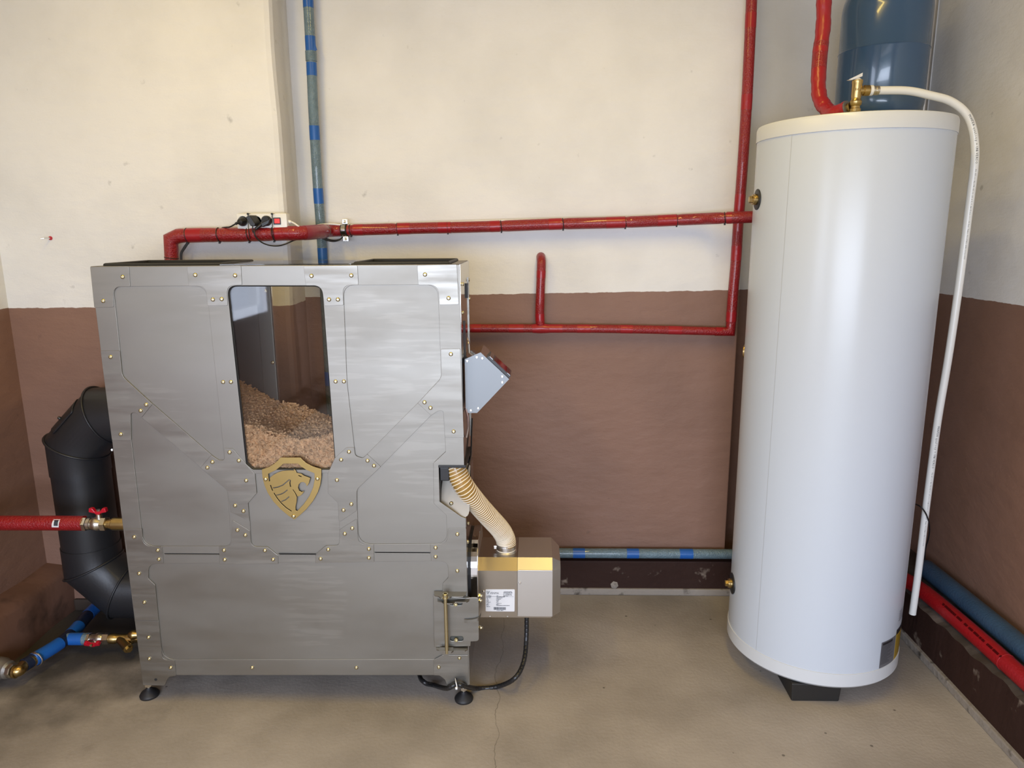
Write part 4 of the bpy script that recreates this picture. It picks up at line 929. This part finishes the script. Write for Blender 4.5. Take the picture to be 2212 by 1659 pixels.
MB().lathe([(.019, 0), (.0235, .002), (.0235, .018), (.019, .020)], (xe+.058, LY, zl), (1, 0, 0), 6).build('union_nut', M['nickel'], val)
MB().lathe([(.0155, 0), (.0155, .010), (.018, .012), (.018, .018), (.0215, .021), (.0215, .075)], (xe+.077, LY, zl), (1, 0, 0), 28).build('brass_tail', M['brass'], val, True)
sx = X(216); MB().lathe([(.010, .018), (.009, .034), (.006, .036), (.006, .044), (.0045, .046)], (sx, LY, zl), (0, 0, 1), 16).build('valve_stem', M['nickel'], val, True)
def butterfly(c, ux, uz, uy, m, parent, s=1.0):
    c = V(c); L = [(-.031, .014), (-.019, .014), (-.010, .001), (.010, .001), (.019, .014), (.031, .014), (.033, -.001), (.012, -.005), (.007, -.010), (-.007, -.010), (-.012, -.005), (-.033, -.001)]
    P_ = [c+ux*a*s+uz*b*s-uy*.008*s for a, b in L]; mb = MB().prism(P_, uy*.016*s); o = mb.build('butterfly_handle', m, parent)
    bv = o.modifiers.new('b', 'BEVEL'); bv.width = .0015; bv.segments = 2; return o
butterfly((sx, LY, zl+.044), V((1, 0, 0)), V((0, 0, 1)), V((0, 1, 0)), M['redp'], val, .88)
MB().lathe([(.006, 0), (.006, .006)], (sx, LY, zl+.045), (0, 0, 1), 6).build('handle_nut', M['nickel'], val)

# floor pipes at the left corner
FZ = .060
pj_ = onZ(145, 1378, FZ); A_ = onZ(52, 1437, FZ); B_ = onZ(207, 1312, FZ); Bx = B_+(B_-A_)*.9
fp_ = thing('insulated_pipe', A_, 'blue-taped dark floor pipe with a tee, running under the flue', 'pipe')
fps = [A_, pj_, B_, Bx]; fps = smoothp(fps, 6)
MB().tube(fps, .0225, 24).build('foam_jacket', M['navy'], fp_, True)
bands(fps, [((73, 1428), (108, 1402)), ((102, 1397), (126, 1384)), ((150, 1367), (167, 1350)), ((186, 1326), (203, 1313))], .0230, M['blue_tape'], fp_)
def FPt(px, py, z=FZ): return onZ(px, py, z)
b1 = FPt(146, 1380); b2 = FPt(300, 1379)
dr = (b2-b1).normalized(); 
MB().tube([b1, FPt(190, 1380)], .0215, 24).build('branch_jacket', M['teal_foil'], fp_, True)
MB().tube([FPt(152, 1380), FPt(181, 1380)], .0222, 24).build('tape_band', M['blue_tape'], fp_, True)
def along(px): return FPt(px, 1379.5)
MB().torus(FPt(78, 1424.5), A_-B_, .022, .003).build('steel_ring', M['chrome'], fp_, True)
sv = thing('ball_valve', along(210), 'small nickel ball valve with red handle on the floor pipe branch', 'valve')
def lat(prof_px, m, nm, parent, n=28): # profile given as (px, radius)
    pr = [(r, (along(px)-along(prof_px[0][0])).length) for px, r in prof_px]
    return MB().lathe(pr, along(prof_px[0][0]), dr, n).build(nm, m, parent, True)
lat([(188, .019), (189, .021), (196, .021), (197, .018)], M['chrome'], 'end_nut', sv, 6)
lat([(196, .016), (206, .016), (210, .0205), (218, .0205), (224, .017)], M['nickel'], 'valve_body', sv)
lat([(223, .018), (224, .0205), (236, .0205), (237, .018)], M['nickel'], 'union_nut', sv, 6)
hcn = along(209)+V((0, -.022, -.006)); MB().tube([along(209), hcn], .007, 12).build('valve_stem', M['nickel'], sv)
butterfly(hcn+V((0, -.004, 0)), dr, V((0, -.45, .89)).normalized(), V((0, .89, .45)).normalized(), M['redp'], sv, .85)
MB().lathe([(.0045, 0), (.0045, .005)], hcn+V((0, -.011, 0)), (0, -1, .2), 8).build('handle_screw', M['zinc'], sv)
ys = thing('strainer', along(255), 'brass Y-shaped strainer between the red-handled floor valve and the boiler', 'strainer')
lat([(236, .016), (238, .016), (239, .0185), (250, .0185), (252, .0165), (275, .0165), (276, .019), (288, .019), (290, .015), (320, .015)], M['brass'], 'strainer_body', ys)
yb = along(258); ye = onZ(279, 1403, FZ-.012)
MB().lathe([(.015, 0), (.015, (ye-yb).length*.72), (.0165, (ye-yb).length*.74), (.0165, (ye-yb).length*.92), (.010, (ye-yb).length*.94)], yb, ye-yb, 24).build('strainer_leg', M['brass'], ys, True)
MB().lathe([(.011, 0), (.011, .008)], ye-(ye-yb).normalized()*.004, ye-yb, 6).build('strainer_cap', M['brass'], ys)
kb = onZ(288, 1371, .082); MB().lathe([(.0005, -.018), (.010, -.015), (.017, -.005), (.018, .004), (.014, .012), (.014, .05)], kb, (1, .1, 0), 24).build('brass_elbow', M['brass'], ys, True)
# brass elbow and grey union at the very left
el = thing('pipe_elbow', FPt(40, 1450), 'brass elbow joining the blue-taped floor pipe to the grey union', 'fitting')
ep = smoothp([A_+(pj_-A_)*.12, A_, FPt(42, 1448), FPt(33, 1450)], 5); 
MB().tube(ep, .019, 24).build('elbow_body', M['brass'], el, True)
MB().tube([FPt(66, 1430), FPt(73, 1424.5)], .0212, 24).build('elbow_collar', M['brass'], el, True); MB().tube([FPt(31, 1451), FPt(36, 1451)], .0212, 24).build('elbow_collar', M['brass'], el, True)
MB().tube([FPt(73, 1424), FPt(77, 1421)], .0235, 24).build('steel_collar', M['chrome'], el, True)
un = thing('pipe_union', FPt(8, 1447), 'large dull grey metal union at the left edge on the floor', 'fitting')
u0 = FPt(30, 1449, .064); u1 = V((XL+.085, u0.y+.03, .066)); dd = (u1-u0)
MB().lathe([(.021, 0), (.025, .002), (.025, .015), (.0225, .017)], u0, dd, 8).build('union_nut', M['nickel'], un)
MB().lathe([(.022, .016), (.030, .022), (.032, .04), (.036, .05), (.036, .075), (.030, .09), (.0305, dd.length)], u0, dd, 28).build('union_body', mat('dull_grey_casting', (.36, .35, .33), .42, .9, .4, 90), un, True)

# =================================================================== POWER STRIP AND LEADS
PY = 2.585
ps = thing('power_strip', onY(566, 490, 2.62), 'white three-socket power strip with lit red switch tied above the red pipe', 'power strip')
def Q(px, py, y=PY): return onY(px, py, y)
a, b = Q(509.5, 461), Q(623, 492)
MB().box((a.x, PY+.001, b.z-.012), (b.x-.004, PY+.042, a.z), .006).build('strip_body', M['white'], ps, True, 40)
for px in (524.5, 554, 576):
    c = Q(px, 477.5); MB().lathe([(.0185, 0), (.0185, .001), (.0172, .001), (.016, -.0005)], (c.x, PY+.001, c.z), (0, -1, 0), 32).build('socket', M['tank_cap'], ps, True)
p = Q(590, 470); q = Q(607, 485); sw = MB().box((p.x, PY-.002, q.z), (q.x, PY+.003, p.z), .001).build('switch_frame', M['blackp'], ps)
p = Q(592.5, 472.5, PY-.003); q = Q(604.5, 482.5, PY-.003); MB().box((p.x, PY-.005, q.z), (q.x, PY-.001, p.z), .001).build('rocker', M['switch'], sw)
for px in (535.5, 587.5):
    p = Q(px, 462, PY-.003); t_ = MB().tube(smoothp([p, Q(px+.3, 475, PY-.005), Q(px+.8, 491, PY-.010), Q(px+1.5, 500, PY-.019), Q(px+4.5, 516, PY-.010)]), .0014, 8); t_.box(tuple(p-V((.003, .004, .003))), tuple(p+V((.003, .003, .003))), .001)
    t_.tube([p, p+V((.010, -.004, .0005))], .0008, 6); t_.build('strap', M['black'], ps, True)
MB().tube([Q(619, 477, PY+.02), Q(629, 480, PY+.02)], .006, 12).build('lead_boot', M['white'], ps)
ld = smoothp([Q(622, 478, PY+.02), Q(633, 481, PY+.02), Q(645, 489, PY+.01), Q(655, 496, PY+.06), onY(672, 491, 2.72), onY(688, 486, 2.77), onY(715, 484, 2.79), onY(760, 486.5, 2.80), onY(900, 482, 2.80), onY(1200, 473, 2.80)], 6)
tag(MB().tube(ld, .0032, 8).build('power_lead', M['hosew'], None, True, origin=ld[0]), 'thin white lead running from the power strip along the red pipe top', 'cable')
# plugs
pg = thing('power_plug', Q(524, 479, PY-.01), 'black plug in the leftmost socket of the power strip', 'plug')
MB().lathe([(.0165, 0), (.016, .008), (.010, .020), (.0005, .022)], Q(525, 478.5, PY), (-.25, -1, -.1), 24).build('plug_body', M['blackp'], pg, True)
MB().tube(smoothp([Q(523, 478, PY-.015), Q(514, 481, PY-.022), Q(508, 484, PY-.02), Q(497, 490, PY-.01), Q(488, 491, PY+.005), Q(480, 492, PY+.02)]), .0026, 8).build('plug_lead', M['black'], pg, True)
MB().tube([Q(516, 480, PY-.02), Q(509, 483.5, PY-.02)], .0048, 10).build('strain_relief', M['blackp'], pg)
ad = thing('power_adapter', Q(545, 477, PY-.02), 'black box adapter in the middle socket of the power strip', 'adapter')
c0_ = [Q(530, 469, PY-.035), Q(539, 464.5, PY-.035), Q(550.5, 483, PY-.035), Q(549, 488.5, PY-.035), Q(541, 488.5, PY-.035)]
ao = MB().prism(c0_, (.012, .033, 0)).build('adapter_body', M['blackp'], ad); bv = ao.modifiers.new('b', 'BEVEL'); bv.width = .002; bv.segments = 2
MB().tube(smoothp([Q(546, 488, PY-.03), Q(545.5, 494, PY-.032), Q(546.5, 501, PY-.030), Q(549, 502, PY-.028)]), .0022, 8).build('adapter_lead', M['black'], ad, True)
p2 = thing('power_plug', Q(576, 478, PY-.01), 'black angled plug in the socket next to the red switch', 'plug')
MB().lathe([(.0178, 0), (.0178, .010), (.014, .016)], Q(577, 477, PY), (-.1, -1, 0), 28).build('plug_body', M['blackp'], p2, True)
pa_ = [Q(584, 472, PY-.02), Q(580, 484, PY-.02), Q(566, 491, PY-.022), Q(562, 482, PY-.022)]
po = MB().prism(pa_, (0, .018, 0)).build('plug_arm', M['blackp'], p2); bv = po.modifiers.new('b', 'BEVEL'); bv.width = .0025; bv.segments = 2
gr = MB()
g0, g1 = Q(565, 484.5, PY-.014), Q(553, 494, PY-.02)
for i in range(7): c = g0.lerp(g1, i/6); gr.lathe([(.0075-.0003*i, -.0012), (.0075-.0003*i, .0012)], c, g1-g0, 14)
gr.tube([g0, g1], .0052, 12); gr.build('strain_relief', M['blackp'], p2, True)
MB().tube(smoothp([g1, Q(549.5, 500, PY-.030), Q(550.5, 508, PY-.030), Q(557, 517, PY-.022), Q(569, 525.5, PY-.01), Q(585, 530.5, PY), Q(602, 531, PY), Q(618, 526.5, PY), Q(636, 519, PY+.02), onY(655, 515, 2.64)]), .0024, 8).build('plug_lead', M['black'], p2, True)
tl = smoothp([onY(697, 515, 2.74), onY(705, 519, 2.77), onY(720, 521.5, 2.79), onY(732, 519, 2.79), onY(738, 514, 2.80)], 6)
tag(MB().tube(tl, .0024, 8).tube([p+V((.004, .003, .004)) for p in tl], .0024, 8).build('cable_loop', M['black'], None, True, origin=tl[0]), 'short black cable loop hanging under the red pipe left of the metal clamp', 'cable')
bc = MB()
for k_ in range(3): bc.tube(smoothp([Q(404+k_*2, 524, PY+.01), Q(396+k_*2, 536, PY+.01), Q(390+k_*1.5, 548, PY+.01), V((Q(387+k_, 560).x, PY+.01, 1.40)), V((Q(387+k_, 560).x, PY+.01, 1.36))]), .0024, 8)
tag(bc.build('cable_bundle', M['black'], None, True, origin=Q(396, 536)), 'black cable bundle dropping behind the boiler beside the red pipe elbow', 'cable')
# wall bolt
wb = thing('wall_anchor', onY(107, 515, YP), 'small metal hook bolt in a red plug on the white wall at left', 'hook')
p = onY(109.5, 514.5, YP); MB().lathe([(.007, -.004), (.007, .003), (.004, .003)], p, (0, -1, 0), 16).build('wall_plug', M['redp'], wb)
MB().tube([p, p+V((-.006, -.03, 0)), p+V((-.014, -.034, -.001))], .003, 10).build('hook', M['chrome'], wb, True)

# =================================================================== WATER HEATER
tank = thing('water_heater', (TX, TY, 0), 'tall white cylindrical hot water tank in the right corner', 'water heater')
zb, ztop = .066, 1.815; z1 = .118; z2 = 1.772
MB().lathe([(.10, z1), (TR_, z1), (TR_, z2)], (TX, TY, 0), n=128).build('tank_body', M['tank'], tank, True)
MB().lathe([(.02, zb), (TR_-.015, zb), (TR_-.004, zb+.004), (TR_+.0025, zb+.012), (TR_+.0025, z1+.003), (TR_-.002, z1+.004)], (TX, TY, 0), n=128).build('bottom_ring', M['tank_cap'], tank, True)
MB().lathe([(TR_-.002, z2-.004), (TR_+.0025, z2-.003), (TR_+.0025, ztop-.010), (TR_-.001, ztop-.002), (TR_-.008, ztop), (.02, ztop)], (TX, TY, 0), n=128).build('top_cap', M['tank_cap'], tank, True)
def oncyl(px, py, r=TR_):
    d = ray(px, py); o = V((-TX, -TY)); dx, dy = d.x, d.y; a = dx*dx+dy*dy; b = 2*(o.x*dx+o.y*dy); c = o.x**2+o.y**2-r*r
    D = b*b-4*a*c
    t = (-b-math.sqrt(max(D, 0)))/(2*a); p = CAM+d*t; return p, math.atan2(p.y-TY, p.x-TX)
def cylpatch(a0, a1, z0, z1_, r, n=16):
    mb = MB()
    for i in range(n+1):
        a = lerp(a0, a1, i/n); mb.v += [V((TX+r*math.cos(a), TY+r*math.sin(a), z0)), V((TX+r*math.cos(a), TY+r*math.sin(a), z1_))]
    for i in range(n): mb.f.append((2*i, 2*i+2, 2*i+3, 2*i+1))
    return mb
_, asm = oncyl(1672, 850); cylpatch(asm-.0022, asm+.0022, z1, z2, TR_+.0004, 2).build('sheet_seam', mat('grey_sheet_joint', (.40, .41, .41), .5), tank)  # plain grey strip along the upright sheet joint
for (px, py, disc_r) in ((1636, 431, .032), (1582, 1260, .037)):
    p, a = oncyl(px, py); nrm = V((math.cos(a), math.sin(a), 0)); p = V((TX, TY, p.z))+nrm*TR_
    po = MB().lathe([(disc_r, -.012), (disc_r, .0022), (disc_r-.002, .003)], p, nrm, 36).build('port_seal', M['black'], tank, True)
    MB().lathe([(.017, .002), (.017, .010), (.0155, .012), (.0155, .016), (.013, .0165), (.011, .016)], p, nrm, 24).lathe([(.011, .015), (.011, .024), (.0095, .026)], p, nrm, 6).build('brass_plug', M['brass'], po, True, 30)
p, a = oncyl(1604, 762); a -= .14; nrm = V((math.cos(a), math.sin(a), 0)); MB().lathe([(.022, -.01), (.022, .004), (.016, .006)], V((TX, TY, p.z))+nrm*TR_, nrm, 24).build('port_ring', M['brass'], tank, True)
# rating stickers low on the right
_, a0 = oncyl(1901, 1420); _, a1 = oncyl(1930.5, 1410); _, a2 = oncyl(1941, 1380)
zs1 = oncyl(1903, 1389)[0].z; 
lg = cylpatch(a0, a1, z1+.005, zs1, TR_+.0006).build('data_sticker', M['label_grey'], tank, True)
ly = cylpatch(a1+.01, a1+.42, z1+.005, oncyl(1932, 1372)[0].z+.005, TR_+.0006).build('energy_sticker', M['label_yellow'], tank, True)
cylpatch(a1+.012, a1+.42, oncyl(1932, 1372)[0].z-.006, oncyl(1932, 1372)[0].z+.012, TR_+.001).build('sticker_heading', M['ink'], ly, True)
ln = MB(); rnd = random.Random(9)
for i in range(15):
    z = lerp(z1+.018, zs1-.016, i/14); l = rnd.uniform(.4, .9); k = len(ln.v); q = cylpatch(a0+.012, lerp(a0+.012, a1-.01, l), z-.0006, z+.0006, TR_+.001, 6); ln.add(q.v, q.f)
q = cylpatch(a0+.02, a0+(a1-a0)*.72, zs1-.012, zs1-.004, TR_+.0011, 6); ln.add(q.v, q.f); ln.build('sticker_print', M['ink'], lg)
ln = MB()
for i in range(18):
    z = lerp(z1+.012, oncyl(1932, 1372)[0].z-.012, i/17); q = cylpatch(a1+.025, a1+.4, z-.0005, z+.0005, TR_+.001, 6); ln.add(q.v, q.f)
ln.build('sticker_print', M['ink'], ly)
ln = MB(); zq = oncyl(1937, 1345)[0].z
for i in range(5): q = cylpatch(a1+.04, a1+.4-.05*(i % 2), zq+i*.008-.0008, zq+i*.008+.0008, TR_+.0008, 6); ln.add(q.v, q.f)
ln.build('warning_print', M['ink'], tank)
tg = MB(); fa = onZ(1708, 1512, 0); fb = onZ(1813, 1517, 0)
tg.add([(fa.x, 2.112, 0), (fb.x, 2.112, 0), (fb.x, 2.30, 0), (fa.x, 2.30, 0), (fa.x-.004, 2.108, zb), (fb.x+.004, 2.108, zb), (fb.x+.004, 2.30, zb), (fa.x-.004, 2.30, zb)], [(0, 1, 2, 3), (4, 5, 6, 7), (0, 1, 5, 4), (1, 2, 6, 5), (2, 3, 7, 6), (3, 0, 4, 7)])
so_ = tg.build('support_block', M['wood'], tank); bv = so_.modifiers.new('b', 'BEVEL'); bv.width = .004; bv.segments = 2
MB().box((TX-.18, 2.45, 0), (TX-.05, 2.58, zb), .004).build('support_block', M['wood'], tank); MB().box((TX+.08, 2.42, 0), (TX+.2, 2.55, zb), .004).build('support_block', M['wood'], tank)

# safety valve on the tank top
vx, vy = .972, 2.335; v0 = V((vx, vy, ztop))
sfv = thing('safety_valve', v0, 'brass safety valve with lever standing on the tank top', 'valve')
k = (zat(1850, 168, vy)-ztop)/.125
MB().lathe([(.013, 0), (.013, .030*k), (.016, .032*k), (.016, .040*k), (.013, .042*k), (.013, .047*k), (.017, .052*k), (.0175, .060*k), (.0135, .066*k), (.0135, .070*k), (.0145, .074*k), (.0145, .108*k), (.0155, .110*k), (.0155, .118*k), (.012, .118*k)], v0, n=28).build('valve_body', M['brass'], sfv, True)
zo = v0.z+.090*k
MB().lathe([(.0125, 0), (.0125, .018), (.0155, .020), (.0155, .036), (.013, .037)], (vx, vy, zo), (1, 0, 0), 24).build('side_outlet', M['brass'], sfv, True)
MB().lathe([(.0125, .037), (.0150, .037), (.0150, .046), (.0125, .046)], (vx, vy, zo), (1, 0, 0), 20).build('sealing_tape', M['white'], sfv, True)
MB().lathe([(.012, .045), (.0135, .046), (.0135, .054), (.0125, .055), (.0135, .056), (.0135, .064)], (vx, vy, zo), (1, 0, 0), 20).build('compression_nut', M['nickel'], sfv, True)
lt_ = v0+V((0, 0, .118*k)); lv = [lt_+V((-.028, -.006, .004)), lt_+V((-.018, -.006, .001)), lt_+V((.010, -.006, .014)), lt_+V((.010, -.006, .022)), lt_+V((.0, -.006, .016))]
MB().prism([lt_+V((-.030, -.008, .001)), lt_+V((-.020, -.008, .0)), lt_+V((.010, -.008, .010)), lt_+V((.010, -.008, .020)), lt_+V((-.004, -.008, .013))], (0, .016, 0)).build('test_lever', M['label'], sfv)
MB().lathe([(.0135, 0), (.010, .003), (.004, .008)], lt_, n=16).build('valve_cap', M['label'], sfv, True)
textmesh('cast_mark', 'FAR', .010, (vx-.011, vy-.0152, v0.z+.088*k), (1, 0, 0), (0, 0, 1), M['brass'], sfv, .0008)
# white discharge pipe
hy = 2.335; st_ = V((vx+.06, vy, zo))
hw = [st_, onY(1960, 196, vy), onY(2010, 206, 2.335), onY(2052, 218, 2.335), onY(2084, 242, 2.335), onY(2100, 275, 2.335), onY(2106, 320, 2.335), onY(2104, 365, 2.335), onY(2097, 420, 2.34), onY(2071, 620, 2.345), onY(2049, 770, 2.35), onY(2027, 900, 2.36), onY(2013, 1000, 2.37), onY(2000, 1100, 2.38), onY(1984, 1232, 2.385), onY(1971, 1326, 2.39)]
wp = thing('discharge_pipe', st_, 'long bent white plastic pipe hanging from the brass valve beside the tank', 'pipe')
wps = smoothp(hw, 8); MB().tube(wps, .0118, 24).build('pipe_tube', M['hosew'], wp, True)
# print along the pipe, letter by letter
def print_along(P, s, x0, txt, size, off, parent):
    x = x0; cu = MB(); 
    font = {}
    for ch in txt:
        if ch != ' ':
            c, t = sample(P, s, x); vd = (CAM-c).normalized(); sd_ = t.cross(vd).normalized(); nn = sd_.cross(t).normalized(); nn = nn if nn.dot(vd) > 0 else -nn
            n2 = (nn*math.cos(off)+(-sd_ if sd_.x < 0 else sd_)*math.sin(off)).normalized(); upv = n2.cross(t).normalized()
            if ch not in font:
                fc = bpy.data.curves.new('f', 'FONT'); fc.body = ch; fc.size = size; fc.resolution_u = 1; tmp = bpy.data.objects.new('tmp', fc); C.objects.link(tmp)
                me = bpy.data.meshes.new_from_object(tmp.evaluated_get(bpy.context.evaluated_depsgraph_get())); font[ch] = ([v.co.copy() for v in me.vertices], [tuple(p.vertices) for p in me.polygons]); bpy.data.objects.remove(tmp); bpy.data.meshes.remove(me)
            vs, fs = font[ch]; cu.add([c+n2*(.0121)+t*v.x+upv*(v.y-size*.35) for v in vs], fs)
        x += size*(.68 if ch != ' ' else .4)
    cu.build('pipe_print', M['ink'], parent)
ws = arcs(wps)
for q in ((2096, 245), (2028, 918)):
    x = nearest(wps, ws, q)
    print_along(wps, ws, x, 'MONTER quality + UNIVERSO', .0092, .45, wp); print_along(wps, ws, x+.165, 'PE-RT II/AL/PE-RT II 20 x 2,0 mm Class 2 / 10 bar Tmax 95C PN10 EN ISO 21003', .0058, .45, wp)

# black wire right of the tank
bw_ = smoothp([onY(1976, 1088, 2.40), onY(1990, 1096, 2.355), onY(2002, 1114, 2.36), onY(2008, 1140, 2.40), onY(2005, 1165, 2.5), onY(1999, 1185, 2.56), onY(1997, 1208, 2.62)], 6)
tag(MB().tube(bw_, .0024, 8).build('sensor_cable', M['black'], None, True, origin=bw_[-1]), 'thin black wire curling out behind the tank over the white pipe', 'cable')

# =================================================================== EXPANSION VESSEL
ey = 2.80; er = .147; exc = -.007+(onY(1806, 200, ey).x+onY(2003, 200, ey).x)/2
zv0 = 1.862; zvs = zat(1900, 100, ey-er)+.012; zv1 = 2.356
ev = thing('expansion_vessel', (exc, ey, zv0), 'blue steel expansion vessel mounted behind the top of the tank', 'expansion vessel')
def dome(r, z0, z1_, e):
    pr = [(.001, z0)]
    for i in range(1, 10): a = i/9*PI/2; pr.append((r*math.sin(a)**.5, z0+e*(1-math.cos(a))))
    return pr
dl = dome(er, 0, 0, .085); pr = [(r, z) for r, z in dl]+[(er, zvs-zv0-.003), (er+.0025, zvs-zv0), (er, zvs-zv0+.003)]
htot = zv1-zv0; pr += [(r, htot-z) for r, z in reversed(dome(er, 0, 0, .11))]
MB().lathe(pr, (exc, ey, zv0), n=96).build('vessel_shell', M['vessel'], ev, True, 50)
MB().box((exc-.03, ey+er-.004, zv0+.1), (exc+.03, YD, zv0+.4), .002).build('wall_bracket', M['steel'], ev)
MB().lathe([(.014, -.05), (.014, .01)], (exc, ey, zv0), n=20).build('connector', M['nickel'], ev, True)
s0 = onY(2017, 0, 3.06); s1 = onY(1997, 235, 3.06)
spx = (s0.x+s1.x)/2
spo = thing('steel_pipe', (spx, 3.06, 1.2), 'slim bright steel pipe rising behind the blue vessel', 'pipe')
MB().tube([(spx, 3.06, .17), (spx, 3.06, ZC)], .0135, 20).build('pipe_tube', M['burner2'], spo, True)
# small debris: mortar lump on the back plinth, bits on the floor
tag(MB().lathe([(.004, -.003), (.016, -.002), (.017, .004), (.006, .008)], onY(1327, 1263, 2.81), (0, -1, .1), 6).build('mortar_lump', M['lime'], None, origin=onY(1327, 1263, 2.81)), 'small pale mortar lump stuck on the dark back plinth', 'mortar')
